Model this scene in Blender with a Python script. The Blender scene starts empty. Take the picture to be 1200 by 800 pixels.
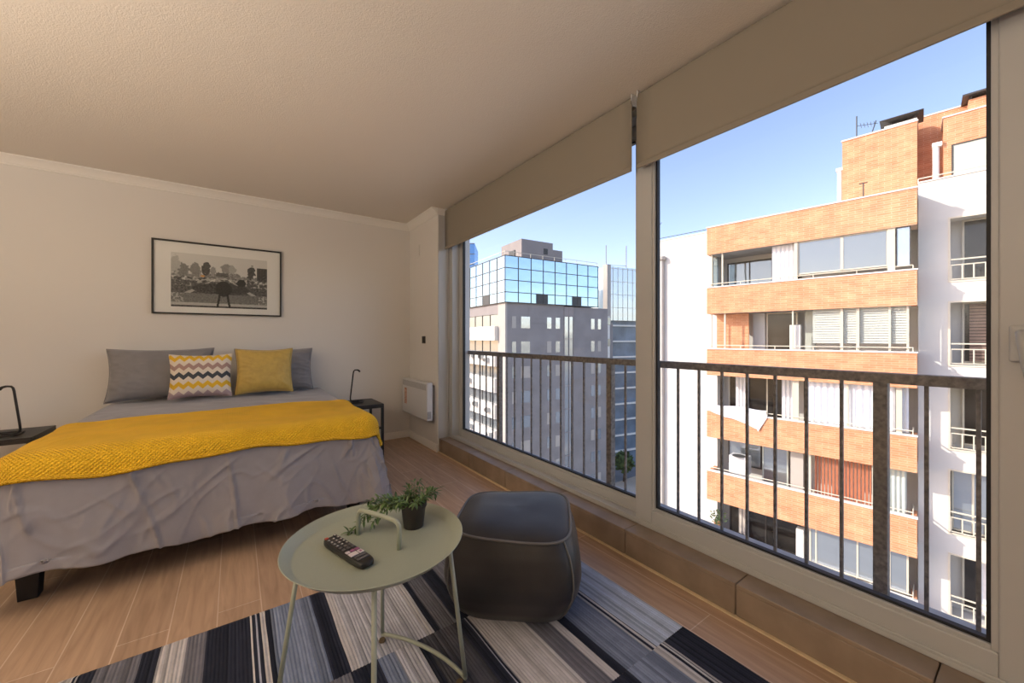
import bpy, math, random
from mathutils import Vector, Matrix, noise
random.seed(7)
sc = bpy.context.scene
COL = sc.collection
PI = math.pi

# ------------------------------------------------------------------ helpers
class MB:
    def __init__(s): s.v = []; s.f = []; s.m = []; s.mi = 0
    def quadbox(s, p):                      # 8 corners: bottom 4 ccw, top 4 ccw
        b = len(s.v); s.v += [tuple(q) for q in p]
        for f in ((0,3,2,1),(4,5,6,7),(0,1,5,4),(1,2,6,5),(2,3,7,6),(3,0,4,7)):
            s.f.append(tuple(b+i for i in f)); s.m.append(s.mi)
        return s
    def box(s, x0, x1, y0, y1, z0, z1):
        return s.quadbox([(x0,y0,z0),(x1,y0,z0),(x1,y1,z0),(x0,y1,z0),(x0,y0,z1),(x1,y0,z1),(x1,y1,z1),(x0,y1,z1)])
    def tube(s, pts, r, n=10, closed=False, cap=True):
        pts = [Vector(p) for p in pts]; rs = r if isinstance(r, (list, tuple)) else [r]*len(pts)
        N = len(pts); rings = []
        up = None
        for i, p in enumerate(pts):
            a = pts[(i-1) % N] if (closed or i > 0) else p
            c = pts[(i+1) % N] if (closed or i < N-1) else p
            t = (c-a).normalized()
            if up is None:
                up = Vector((0,0,1)) if abs(t.z) < .9 else Vector((1,0,0))
            x = t.cross(up)
            if x.length < 1e-5: x = t.orthogonal()
            x.normalize(); y = x.cross(t).normalized(); up = y
            b = len(s.v)
            for k in range(n):
                q = p + (x*math.cos(2*PI*k/n) + y*math.sin(2*PI*k/n))*rs[i]
                s.v.append(tuple(q))
            rings.append(b)
        M = N if closed else N-1
        for i in range(M):
            a, c = rings[i], rings[(i+1) % N]
            for k in range(n):
                s.f.append((a+k, a+(k+1)%n, c+(k+1)%n, c+k)); s.m.append(s.mi)
        if not closed and cap:
            s.f.append(tuple(rings[0]+k for k in reversed(range(n)))); s.m.append(s.mi)
            s.f.append(tuple(rings[-1]+k for k in range(n))); s.m.append(s.mi)
        return s
    def lathe(s, prof, n=40, c=(0,0,0)):    # prof: (r,z) list
        b = len(s.v); P = len(prof)
        for r, z in prof:
            for k in range(n):
                s.v.append((c[0]+r*math.cos(2*PI*k/n), c[1]+r*math.sin(2*PI*k/n), c[2]+z))
        for i in range(P-1):
            for k in range(n):
                s.f.append((b+i*n+k, b+i*n+(k+1)%n, b+(i+1)*n+(k+1)%n, b+(i+1)*n+k)); s.m.append(s.mi)
        s.f.append(tuple(b+k for k in reversed(range(n)))); s.m.append(s.mi)
        s.f.append(tuple(b+(P-1)*n+k for k in range(n))); s.m.append(s.mi)
        return s
    def grid(s, fn, nu, nv, closed_u=False):
        b = len(s.v); U = nu if closed_u else nu+1
        for j in range(nv+1):
            for i in range(U):
                s.v.append(tuple(fn(i/nu, j/nv)))
        for j in range(nv):
            for i in range(nu):
                i2 = (i+1) % U if closed_u else i+1
                s.f.append((b+j*U+i, b+j*U+i2, b+(j+1)*U+i2, b+(j+1)*U+i)); s.m.append(s.mi)
        return s
    def prism(s, poly, z0, z1):
        b = len(s.v); n = len(poly)
        s.v += [(x, y, z0) for x, y in poly] + [(x, y, z1) for x, y in poly]
        s.f.append(tuple(b+i for i in reversed(range(n)))); s.m.append(s.mi)
        s.f.append(tuple(b+n+i for i in range(n))); s.m.append(s.mi)
        for i in range(n):
            s.f.append((b+i, b+(i+1)%n, b+n+(i+1)%n, b+n+i)); s.m.append(s.mi)
        return s
    def mesh(s, name, mats, smooth=False):
        me = bpy.data.meshes.new(name); me.from_pydata(s.v, [], s.f)
        for m in (mats if isinstance(mats, (list, tuple)) else [mats]): me.materials.append(m)
        me.polygons.foreach_set('material_index', s.m)
        if smooth: me.polygons.foreach_set('use_smooth', [True]*len(s.f))
        me.update(); return me
    def build(s, name, mats, parent=None, smooth=False, bevel=0, seg=2, angle=None, loc=None):
        o = bpy.data.objects.new(name, s.mesh(name, mats, smooth or angle is not None)); COL.objects.link(o)
        if parent: o.parent = parent
        if loc: o.location = loc
        if angle is not None:
            o.data.set_sharp_from_angle(angle=math.radians(angle))
        if bevel:
            md = o.modifiers.new('Bevel', 'BEVEL'); md.width = bevel; md.segments = seg; md.limit_method = 'ANGLE'
            md.harden_normals = False
        return o

def tag(o, label=None, cat=None, group=None, kind=None):
    if label: o['label'] = label
    if cat: o['category'] = cat
    if group: o['group'] = group
    if kind: o['kind'] = kind
    return o
def empty(name, loc=(0,0,0), rz=0):
    o = bpy.data.objects.new(name, None); COL.objects.link(o); o.location = loc; o.rotation_euler = (0,0,rz)
    o.empty_display_size = .1
    return o
def copy_tree(o, parent=None):
    c = o.copy(); COL.objects.link(c); c.parent = parent
    for ch in [x for x in bpy.data.objects if x.parent == o]: copy_tree(ch, c)
    return c
def structure(o): o['kind'] = 'structure'; return o

# ------------------------------------------------------------------ materials
def mat(name, col, rough=.6, metal=0, nscale=0, namt=.1, bump=0, bscale=200, spec=.5, sheen=0, trans=0):
    m = bpy.data.materials.new(name); m.use_nodes = True
    N = m.node_tree.nodes; L = m.node_tree.links; b = N['Principled BSDF']
    b.inputs['Base Color'].default_value = (*col, 1); b.inputs['Roughness'].default_value = rough
    b.inputs['Metallic'].default_value = metal; b.inputs['Specular IOR Level'].default_value = spec
    if sheen: b.inputs['Sheen Weight'].default_value = sheen; b.inputs['Sheen Roughness'].default_value = .4
    tc = N.new('ShaderNodeTexCoord')
    if nscale:
        n = N.new('ShaderNodeTexNoise'); n.inputs['Scale'].default_value = nscale; n.inputs['Detail'].default_value = 5
        L.new(tc.outputs['Object'], n.inputs['Vector'])
        r = N.new('ShaderNodeValToRGB')
        r.color_ramp.elements[0].position = .3; r.color_ramp.elements[1].position = .7
        r.color_ramp.elements[0].color = (*[c*(1-namt) for c in col], 1)
        r.color_ramp.elements[1].color = (*[min(1, c*(1+namt)) for c in col], 1)
        L.new(n.outputs['Fac'], r.inputs['Fac']); L.new(r.outputs['Color'], b.inputs['Base Color'])
    if bump:
        n = N.new('ShaderNodeTexNoise'); n.inputs['Scale'].default_value = bscale; n.inputs['Detail'].default_value = 3
        L.new(tc.outputs['Object'], n.inputs['Vector'])
        bp = N.new('ShaderNodeBump'); bp.inputs['Strength'].default_value = bump; bp.inputs['Distance'].default_value = .002
        L.new(n.outputs['Fac'], bp.inputs['Height']); L.new(bp.outputs['Normal'], b.inputs['Normal'])
    return m
def nt(m): return m.node_tree.nodes, m.node_tree.links, m.node_tree.nodes['Principled BSDF']
def math_node(N, L, op, a, b=None, c=None):
    n = N.new('ShaderNodeMath'); n.operation = op
    for i, v in enumerate((a, b, c)):
        if v is None: continue
        if isinstance(v, (int, float)): n.inputs[i].default_value = v
        else: L.new(v, n.inputs[i])
    return n.outputs[0]

M = {}
M['wall'] = mat('wall_paint', (.72,.70,.67), .85, bump=.15, bscale=260)
M['ceil'] = mat('ceiling_stipple', (.74,.69,.62), .95, bump=1, bscale=190)
M['trim'] = mat('white_trim_paint', (.80,.78,.74), .55)
M['pvc'] = mat('white_pvc_frame', (.47,.475,.47), .38, nscale=3, namt=.02)
M['gasket'] = mat('black_gasket', (.012,.012,.014), .6)
M['blind'] = mat('blind_fabric', (.27,.24,.195), .9, bump=.3, bscale=900)
M['alu'] = mat('brushed_aluminium', (.55,.54,.5), .4, .8)
M['rail'] = mat('railing_metal', (.17,.15,.14), .55, nscale=60, namt=.45, bump=.3, bscale=300)
M['black'] = mat('black_metal', (.012,.011,.011), .42, nscale=30, namt=.2)
M['blackp'] = mat('black_plastic', (.015,.014,.014), .35, nscale=40, namt=.1)
M['bedleg'] = mat('black_bed_leg', (.008,.008,.009), .5, nscale=20, namt=.2)
M['matt'] = mat('dark_bed_base_fabric', (.05,.048,.05), .9, nscale=50, namt=.2)
M['ledge'] = mat('outer_ledge_cement', (.42,.41,.42), .8, nscale=12, namt=.15)
M['table'] = mat('sage_green_powder_coat', (.335,.365,.29), .36, nscale=300, namt=.03, bump=.05, bscale=900)
M['glide'] = mat('brown_glide', (.12,.08,.04), .6, nscale=30, namt=.2)
M['gold'] = mat('gold_cushion_fabric', (.52,.36,.085), .55, nscale=25, namt=.1, bump=.4, bscale=700, sheen=.4)
M['white'] = mat('white_enamel', (.66,.66,.67), .35, nscale=4, namt=.02)
M['grille'] = mat('grey_grille', (.35,.35,.36), .5, nscale=30, namt=.1)
M['soil'] = mat('dark_soil', (.03,.02,.012), .95, nscale=80, namt=.4)
M['pot'] = mat('dark_plastic_pot', (.022,.018,.017), .45, nscale=20, namt=.2)
M['leaf'] = mat('green_leaf', (.085,.15,.045), .45, nscale=35, namt=.55)
M['stem'] = mat('plant_stem', (.09,.11,.04), .6, nscale=20, namt=.3)
M['grout'] = mat('grout', (.68,.55,.36), .85, nscale=20, namt=.1)

# floor planks running along Y
def plank_mat(name, c1, c2, mort, wid, length, rough, msize=.0022, rot=True):
    m = mat(name, c1, rough); N, L, b = nt(m)
    tc = N.new('ShaderNodeTexCoord'); mp = N.new('ShaderNodeMapping')
    mp.inputs['Rotation'].default_value = (0, 0, PI/2 if rot else 0); mp.inputs['Location'].default_value = (.37, .055, 0)
    L.new(tc.outputs['Object'], mp.inputs['Vector'])
    br = N.new('ShaderNodeTexBrick'); br.offset = .37; br.inputs['Scale'].default_value = 1
    br.inputs['Brick Width'].default_value = length; br.inputs['Row Height'].default_value = wid
    br.inputs['Mortar Size'].default_value = msize; br.inputs['Mortar Smooth'].default_value = .3; br.inputs['Bias'].default_value = 0
    br.inputs['Color1'].default_value = (*c1, 1); br.inputs['Color2'].default_value = (*c2, 1); br.inputs['Mortar'].default_value = (*mort, 1)
    L.new(mp.outputs['Vector'], br.inputs['Vector'])
    mp2 = N.new('ShaderNodeMapping'); mp2.inputs['Scale'].default_value = (2.2, 26, 1); L.new(mp.outputs['Vector'], mp2.inputs['Vector'])
    n = N.new('ShaderNodeTexNoise'); n.inputs['Scale'].default_value = 1.6; n.inputs['Detail'].default_value = 8; n.inputs['Distortion'].default_value = .7
    L.new(mp2.outputs['Vector'], n.inputs['Vector'])
    r = N.new('ShaderNodeValToRGB'); r.color_ramp.elements[0].position = .25; r.color_ramp.elements[1].position = .75
    r.color_ramp.elements[0].color = (.74,.72,.70,1); r.color_ramp.elements[1].color = (1.12,1.13,1.15,1)
    L.new(n.outputs['Fac'], r.inputs['Fac'])
    mx = N.new('ShaderNodeMix'); mx.data_type = 'RGBA'; mx.blend_type = 'MULTIPLY'; mx.inputs[0].default_value = 1
    L.new(br.outputs['Color'], mx.inputs[6]); L.new(r.outputs['Color'], mx.inputs[7]); L.new(mx.outputs[2], b.inputs['Base Color'])
    bp = N.new('ShaderNodeBump'); bp.inputs['Strength'].default_value = .25; bp.inputs['Distance'].default_value = .001
    L.new(n.outputs['Fac'], bp.inputs['Height']); L.new(bp.outputs['Normal'], b.inputs['Normal'])
    return m
M['floor'] = plank_mat('wood_plank_floor', (.54,.365,.24), (.46,.31,.205), (.68,.54,.42), .145, 1.15, .42)
M['tile'] = mat('brown_sill_tile', (.27,.205,.15), .36, nscale=9, namt=.16)

# brick
def brick_mat(name, c1, c2, mort, w=.36, hgt=.075):
    m = mat(name, c1, .85); N, L, b = nt(m)
    tc = N.new('ShaderNodeTexCoord'); sx = N.new('ShaderNodeSeparateXYZ'); L.new(tc.outputs['Object'], sx.inputs[0])
    cb = N.new('ShaderNodeCombineXYZ')
    L.new(math_node(N, L, 'ADD', sx.outputs[0], sx.outputs[1]), cb.inputs[0]); L.new(sx.outputs[2], cb.inputs[1])
    br = N.new('ShaderNodeTexBrick'); br.inputs['Scale'].default_value = 1; br.inputs['Brick Width'].default_value = w
    br.inputs['Row Height'].default_value = hgt; br.inputs['Mortar Size'].default_value = .007; br.inputs['Bias'].default_value = -.1
    br.inputs['Color1'].default_value = (*c1, 1); br.inputs['Color2'].default_value = (*c2, 1); br.inputs['Mortar'].default_value = (*mort, 1)
    L.new(cb.outputs[0], br.inputs['Vector'])
    n = N.new('ShaderNodeTexNoise'); n.inputs['Scale'].default_value = 2.5; n.inputs['Detail'].default_value = 6; L.new(cb.outputs[0], n.inputs['Vector'])
    r = N.new('ShaderNodeValToRGB'); r.color_ramp.elements[0].position = .3; r.color_ramp.elements[1].position = .7
    r.color_ramp.elements[0].color = (.86,.82,.8,1); r.color_ramp.elements[1].color = (1.1,1.12,1.12,1)
    L.new(n.outputs['Fac'], r.inputs['Fac'])
    mx = N.new('ShaderNodeMix'); mx.data_type = 'RGBA'; mx.blend_type = 'MULTIPLY'; mx.inputs[0].default_value = 1
    L.new(br.outputs['Color'], mx.inputs[6]); L.new(r.outputs['Color'], mx.inputs[7]); L.new(mx.outputs[2], b.inputs['Base Color'])
    return m
M['brick'] = brick_mat('orange_brick', (.64,.265,.125), (.73,.35,.18), (.74,.46,.31))
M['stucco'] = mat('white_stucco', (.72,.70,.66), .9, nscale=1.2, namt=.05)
M['soffit'] = mat('balcony_soffit', (.6,.58,.54), .9, nscale=2, namt=.06)
M['coping'] = mat('white_coping', (.8,.76,.70), .7, nscale=3, namt=.05)
M['beigef'] = mat('beige_window_frame', (.62,.57,.46), .5, nscale=3, namt=.04)
M['darkf'] = mat('dark_window_frame', (.05,.045,.04), .5, nscale=3, namt=.1)
M['wrail'] = mat('cream_railing', (.72,.65,.52), .5, nscale=3, namt=.05)
M['curt'] = mat('white_curtain', (.8,.8,.82), .9, nscale=6, namt=.05)
M['redcurt'] = mat('rust_red_vertical_blind', (.42,.14,.07), .8, nscale=6, namt=.12)
M['shut'] = mat('pale_slatted_shutter', (.55,.58,.52), .6, nscale=4, namt=.06)
M['brshut'] = mat('brown_slatted_shutter', (.25,.17,.13), .6, nscale=4, namt=.15)
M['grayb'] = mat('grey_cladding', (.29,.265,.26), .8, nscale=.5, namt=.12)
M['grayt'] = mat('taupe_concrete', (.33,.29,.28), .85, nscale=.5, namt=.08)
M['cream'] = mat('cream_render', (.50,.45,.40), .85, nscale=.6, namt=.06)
M['tan'] = mat('tan_ground', (.5,.42,.33), .95, nscale=.2, namt=.15)
M['asph'] = mat('asphalt', (.24,.24,.245), .9, nscale=.3, namt=.2)
M['ochre'] = mat('ochre_wall', (.55,.3,.12), .9, nscale=.4, namt=.2)
M['acgrey'] = mat('air_conditioner_case', (.55,.54,.5), .6, nscale=5, namt=.1)
M['fan'] = mat('dark_fan_grille', (.06,.06,.06), .6, nscale=10, namt=.2)
M['tree'] = mat('tree_leaves', (.09,.13,.04), .8, nscale=2, namt=.5)
M['bark'] = mat('bark', (.12,.08,.05), .9, nscale=5, namt=.3)
M['terra'] = mat('terracotta', (.5,.22,.1), .8, nscale=6, namt=.15)

def glass_mat(name, tint=(1,1,1), ior=1.45, rough=0):
    m = bpy.data.materials.new(name); m.use_nodes = True; N = m.node_tree.nodes; L = m.node_tree.links
    N.remove(N['Principled BSDF']); o = N['Material Output']
    t = N.new('ShaderNodeBsdfTransparent'); t.inputs[0].default_value = (*tint, 1)
    g = N.new('ShaderNodeBsdfGlossy'); g.inputs['Roughness'].default_value = rough
    f = N.new('ShaderNodeLayerWeight')                       # Schlick reflectance, the same from both faces
    r0 = ((ior-1)/(ior+1))**2
    fac = math_node(N, L, 'MULTIPLY_ADD', math_node(N, L, 'POWER', f.outputs['Facing'], 5), 1-r0, r0)
    x = N.new('ShaderNodeMixShader'); L.new(fac, x.inputs[0]); L.new(t.outputs[0], x.inputs[1]); L.new(g.outputs[0], x.inputs[2])
    L.new(x.outputs[0], o.inputs[0]); return m
M['glass'] = glass_mat('clear_window_glass', (.97,.98,.98), 1.3)
M['bglass'] = glass_mat('balcony_glass', (.72,.80,.83), 1.9)
def mirror_mat(name, col, rough=.06, dark=(.05,.08,.1), fac=.75):
    m = mat(name, dark, .3); N, L, b = nt(m)
    g = N.new('ShaderNodeBsdfGlossy'); g.inputs[0].default_value = (*col, 1); g.inputs['Roughness'].default_value = rough
    n = N.new('ShaderNodeTexNoise'); n.inputs['Scale'].default_value = .35
    tc = N.new('ShaderNodeTexCoord'); L.new(tc.outputs['Object'], n.inputs['Vector'])
    bp = N.new('ShaderNodeBump'); bp.inputs['Strength'].default_value = .12; bp.inputs['Distance'].default_value = .3
    L.new(n.outputs['Fac'], bp.inputs['Height']); L.new(bp.outputs['Normal'], g.inputs['Normal'])
    x = N.new('ShaderNodeMixShader'); x.inputs[0].default_value = fac
    L.new(b.outputs[0], x.inputs[1]); L.new(g.outputs[0], x.inputs[2]); L.new(x.outputs[0], N['Material Output'].inputs[0]); return m
M['mirror'] = mirror_mat('blue_mirror_glass', (.46,.60,.71), .06, (.05,.08,.10), .8)
M['mirror2'] = mirror_mat('dark_window_glass', (.58,.61,.62), .05, (.16,.175,.18), .28)
M['mirror3'] = mirror_mat('pale_window_glass', (.85,.9,.95), .1, (.24,.27,.29), .42)
M['bluetower'] = mirror_mat('deep_blue_glass', (.35,.6,.95), .15, (.05,.13,.3), .5)
M['slate'] = mat('slate_blue_glazing', (.15,.19,.24), .25, nscale=.4, namt=.3)
M['dkglass'] = mat('dark_pane', (.03,.028,.026), .12, nscale=1.5, namt=.5)

# grey bedding
def cloth(name, col, namt=.06, sheen=.1):
    m = mat(name, col, .85, nscale=14, namt=namt, sheen=.3); N, L, b = nt(m)
    tc = N.new('ShaderNodeTexCoord')
    mu = N.new('ShaderNodeTexNoise'); mu.noise_type = 'RIDGED_MULTIFRACTAL'; mu.inputs['Scale'].default_value = 5; mu.inputs['Detail'].default_value = 3; mu.inputs['Distortion'].default_value = .5
    L.new(tc.outputs['Object'], mu.inputs['Vector'])
    fi = N.new('ShaderNodeTexNoise'); fi.inputs['Scale'].default_value = 500; L.new(tc.outputs['Object'], fi.inputs['Vector'])
    b1 = N.new('ShaderNodeBump'); b1.inputs['Strength'].default_value = .6; b1.inputs['Distance'].default_value = .010; L.new(mu.outputs['Fac'], b1.inputs['Height'])
    b2 = N.new('ShaderNodeBump'); b2.inputs['Strength'].default_value = .25; b2.inputs['Distance'].default_value = .001; L.new(fi.outputs['Fac'], b2.inputs['Height'])
    L.new(b1.outputs['Normal'], b2.inputs['Normal']); L.new(b2.outputs['Normal'], b.inputs['Normal'])
    return m
M['duvet'] = cloth('grey_cotton_duvet', (.275,.265,.29))
M['pillow'] = cloth('grey_cotton_pillowcase', (.235,.23,.245))

# ------------------------------------------------------------------ room shell
H = 2.36; BW = 4.20; RX = 1.594; XL = -2.9; YB = -2.3
structure(MB().box(XL, 1.62, YB, BW, -.08, 0).build('floor', M['floor']))
structure(MB().box(XL-.12, 1.95, YB-.12, BW+.12, H, H+.2).build('ceiling', M['ceil']))
structure(MB().box(XL-.12, 1.95, BW, BW+.12, -.08, H).build('wall_back', M['wall']))
structure(MB().box(XL-.12, XL, YB, BW, -.08, H).build('wall_left', M['wall']))
structure(MB().box(XL-.12, 1.95, YB-.12, YB, -.08, H).build('wall_front', M['wall']))
structure(MB().box(RX, 1.95, 3.46, BW, -.08, H).build('wall_right', M['wall'], bevel=.004))
structure(MB().box(1.71, 1.95, YB, 3.46, 2.30, H).build('trim_1', M['trim']))          # lintel over the glazing
# tiled step under the windows: sill slab, tile front and pale grout line
m = MB().box(1.615, 1.95, YB, 3.46, -.08, .115)
structure(m.build('trim_2', M['tile']))
m = MB()
y = 3.46; joints = [.729+.5336*k for k in range(5, -7, -1)]
while y > YB+.01:
    y2 = max([j for j in joints if j < y-.01] + [YB]); m.box(1.606, 1.617, y2+.0025, y-.0025, .006, .116); m.box(1.606, 1.72, y2+.0015, y-.0015, .1155, .132); y = y2
o = structure(m.build('trim_3', M['tile'], bevel=.003))
structure(MB().box(1.595, 1.612, YB, 3.46, .0, .006).build('trim_4', M['grout']))
# cornice (profiled) and baseboards
def profile_run(name, prof, axis, a0, a1, base, mirror, material):
    mb = MB(); n = len(prof)
    for a in (a0, a1):
        for d, z in prof:
            mb.v.append((a, base - d, z) if axis == 'x' else (base - d, a, z))
    for i in range(n):
        j = (i+1) % n; mb.f.append((i, j, n+j, n+i)); mb.m.append(0)
    mb.f.append(tuple(range(n))); mb.f.append(tuple(reversed(range(n, 2*n)))); mb.m += [0, 0]
    return structure(mb.build(name, material, angle=30))
corn = [(0,H), (.058,H), (.058,H-.010), (.050,H-.014), (.040,H-.022), (.026,H-.034), (.016,H-.048), (.014,H-.052), (.008,H-.054), (.008,H-.064), (0,H-.066)]
profile_run('trim_5', corn, 'x', XL, RX, BW, False, M['trim'])
profile_run('trim_6', corn, 'y', 3.46, BW, RX, False, M['trim'])
bb = [(0,0), (.014,0), (.014,.062), (.010,.070), (0,.072)]
profile_run('baseboard_back', bb, 'x', XL, RX, BW, False, M['trim'])
profile_run('baseboard_right', bb, 'y', 3.456, BW, RX, False, M['trim'])
# white corner edge strip beside the glazing
structure(MB().box(1.60, 1.71, 3.452, 3.462, .132, 2.29).build('trim_7', M['pvc']))

# ------------------------------------------------------------------ windows
def sash(win, x0, x1, y0, y1, z0, z1, wv, wb, wt, gx):
    f = MB().box(x0, x1, y0, y0+wv, z0, z1).box(x0, x1, y1-wv, y1, z0, z1).box(x0, x1, y0+wv, y1-wv, z0, z0+wb).box(x0, x1, y0+wv, y1-wv, z1-wt, z1)
    f.build('sash_frame', M['pvc'], win, bevel=.004)
    # glazing bead, slightly raised inner lip
    b = .014; Y0, Y1, Z0, Z1 = y0+wv, y1-wv, z0+wb, z1-wt
    q = MB().box(x0+.006, gx-.004, Y0-.001, Y0+b, Z0, Z1).box(x0+.006, gx-.004, Y1-b, Y1+.001, Z0, Z1).box(x0+.006, gx-.004, Y0+b, Y1-b, Z0-.001, Z0+b).box(x0+.006, gx-.004, Y0+b, Y1-b, Z1-b, Z1)
    q.build('glazing_bead', M['pvc'], win, bevel=.002)
    g = .009; e = b
    MB().box(gx-.010, gx+.012, Y0+e, Y0+e+g, Z0+e, Z1-e).box(gx-.010, gx+.012, Y1-e-g, Y1-e, Z0+e, Z1-e).box(gx-.010, gx+.012, Y0+e+g, Y1-e-g, Z0+e, Z0+e+g).box(gx-.010, gx+.012, Y0+e+g, Y1-e-g, Z1-e-g, Z1-e).build('gasket', M['gasket'], win)
    MB().box(gx, gx+.006, Y0+e+.002, Y1-e-.002, Z0+e+.002, Z1-e-.002).build('glass_pane', M['glass'], win)
w1 = structure(empty('window_1', (0,0,0)))
MB().box(1.712, 1.86, YB, 3.455, .132, .150).box(1.712, 1.722, YB, 3.455, .150, .160).box(1.775, 1.782, YB, 3.455, .150, .162).box(1.712, 1.86, 3.385, 3.455, .15, 2.30).box(1.712, 1.86, YB, 3.455, 2.262, 2.30).build('track_frame', M['pvc'], w1, bevel=.003)
sash(w1, 1.785, 1.835, 1.24, 3.41, .152, 2.262, .065, .052, .06, 1.808)
w2 = structure(empty('window_2', (0,0,0)))
sash(w2, 1.722, 1.772, -.01, 1.285, .152, 2.262, .098, .072, .06, 1.748)
# lever handle on the right stile
hm = MB().box(1.708, 1.7225, .030, .070, 1.035, 1.135)
h = hm.build('handle_plate', M['pvc'], w2, bevel=.006, seg=3)
MB().tube([(1.712,.05,1.11),(1.690,.05,1.112),(1.680,.048,1.105),(1.677,.045,1.08),(1.676,.040,1.03),(1.677,.036,.985)], [.010,.010,.011,.011,.010,.008], 12).build('lever', M['pvc'], h, smooth=True)
w3 = structure(empty('window_3', (0,0,0)))
sash(w3, 1.785, 1.835, -2.28, .06, .152, 2.262, .065, .052, .06, 1.808)  # runs on unseen behind the camera, lengthened to let in more daylight

# outside ledge
structure(MB().box(1.862, 2.035, -2.4, 4.3, -.10, .135).build('trim_8', M['ledge'], bevel=.008))
structure(MB().box(1.95, 2.035, -2.4, 4.3, -.6, -.10).build('wall_outer_slab', M['stucco']))

# ------------------------------------------------------------------ railing outside
rl = empty('balcony_railing', (1.95, 1.5, .135)); tag(rl, 'dark grey metal railing with thin upright bars outside the windows', 'railing')
def rbox(n, y0, y1, z0, z1, hx, mm=M['rail'], bev=.002):
    return MB().box(-hx, hx, y0-1.5, y1-1.5, z0-.135, z1-.135).build(n, mm, rl, bevel=bev)
rbox('top_rail', -1.3, 4.1, .935, .972, .024)
rbox('bottom_rail', -1.3, 4.1, .1355, .144, .012)
posts = [.371+1.272*k for k in range(-1, 3)]
for k, py in enumerate(posts):
    rbox('post', py-.020, py+.020, .1355, .936, .020)
k0 = -14
for j in range(-10, 33):
    yy = .371 + j*1.272/11
    if abs(((yy-.371)/1.272) - round((yy-.371)/1.272)) < .01: continue
    if yy < -1.25 or yy > 4.05: continue
    rbox('baluster', yy-.0055, yy+.0055, .144, .936, .0055, bev=0)

# ------------------------------------------------------------------ roller blinds
def blind(y0, y1, label, xb=1.655):
    b = empty('roller_blind', (xb, (y0+y1)/2, H)); c = (y0+y1)/2
    tag(b, label, 'roller blind', 'roller blinds over the glazing')
    def T(mb, n, mm, par=b, **k): return mb.build(n, mm, par, **k)
    a, e = y0-c, y1-c
    T(MB().tube([(.030, a+.012, -.036), (.030, e-.012, -.036)], .021, 18), 'roller_tube', M['alu'], angle=40)
    fb = MB()
    def fab(u, v):
        yy = a + (e-a)*u
        if v < .3:
            an = PI*.5 + (PI*.5)*(v/.3); return (.030+.024*math.cos(an), yy, -.036+.024*math.sin(an))
        t = (v-.3)/.7
        return (.006, yy, -.036 - t*.345)
    fb.grid(fab, 24, 26)
    f = T(fb, 'blind_fabric', M['blind'], smooth=True)
    sd = f.modifiers.new('Solid', 'SOLIDIFY'); sd.thickness = .0012
    T(MB().box(.001, .011, a+.002, e-.002, -.402, -.378), 'bottom_bar', M['blind'], bevel=.003)
    for s_, yy in ((-1, a), (1, e)):
        T(MB().box(.006, .056, min(yy, yy+.006*-s_), max(yy, yy+.006*-s_), -.060, -.002), 'bracket', M['white'], bevel=.001)
    return b
bl1 = blind(1.262, 3.440, 'grey-brown roller blind over the far left window, next to the wall corner')
bl2 = blind(-1.25, 1.232, 'grey-brown roller blind over the near right window, above the brick building view')
MB().tube([(.02, -1.242, -.02), (.02, -1.244, -.5)], .0025, 6).build('chain', M['white'], bl2, smooth=True)
# left blind chain, a thin loop down to the sill
pts = []
for i in range(31):
    t = i/30; pts.append((.03 + .012*math.sin(t*PI), 1.086 + .004*math.sin(t*9), -.05 - 2.02*t))
MB().tube(pts, .0022, 6).build('chain', M['white'], bl1, smooth=True)

# ------------------------------------------------------------------ wall items
# heater
ht = empty('panel_heater', (RX, 3.81, .305)); tag(ht, 'white electric panel heater on the short wall beside the window', 'heater')
MB().box(-.104, -.045, -.335, .335, 0, .365).build('body', M['white'], ht, bevel=.008, seg=3)
MB().box(-.044, 0, -.28, .28, .04, .33).build('wall_mount', M['grille'], ht)
g = MB()
for i in range(9): g.box(-.1052, -.1035, -.315, .315, .292+.0065*i, .2955+.0065*i)
g.build('grille', M['grille'], ht)
MB().box(-.1052, -.104, -.312, .312, .045, .275).build('front_panel', M['white'], ht, bevel=.0005)
M['stick'] = mat('orange_sticker', (.5,.2,.1), .6, nscale=40, namt=.3)
M['sticktext'] = mat('sticker_print', (.72,.62,.55), .6, nscale=40, namt=.3)
st = MB().box(-.1062, -.1052, .195, .255, .10, .265).build('sticker', M['stick'], ht)
q = MB()
for i in range(11): q.box(-.1066, -.1062, .201+.006*(i%3), .249-.004*(i%2), .108+.0135*i, .114+.0135*i)
q.build('sticker_print', M['sticktext'], st)
MB().box(-.10, -.06, -.336, -.325, .02, .09).build('control_knob', M['grille'], ht, bevel=.003)
# switch
sw = empty('wall_switch', (RX, 3.79, 1.045)); tag(sw, 'small black rocker switch on the short wall above the heater', 'switch')
MB().box(-.009, 0, -.038, .038, 0, .075).build('plate', M['blackp'], sw, bevel=.003)
MB().box(-.013, -.008, -.022, .000, .012, .062).box(-.013, -.008, .003, .024, .012, .062).build('rocker', M['black'], sw, bevel=.002)
# vent
vt = empty('wall_vent', (RX, 3.97, 1.97)); tag(vt, 'small white square vent plate high on the short wall under the cornice', 'vent')
MB().box(-.010, 0, -.062, .062, 0, .12).build('plate', M['wall'], vt, bevel=.003)
q = MB()
for i in range(6): q.box(-.0125, -.0095, -.045, .045, .018+.015*i, .026+.015*i)
q.build('louvre', M['wall'], vt, bevel=.001)

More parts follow.
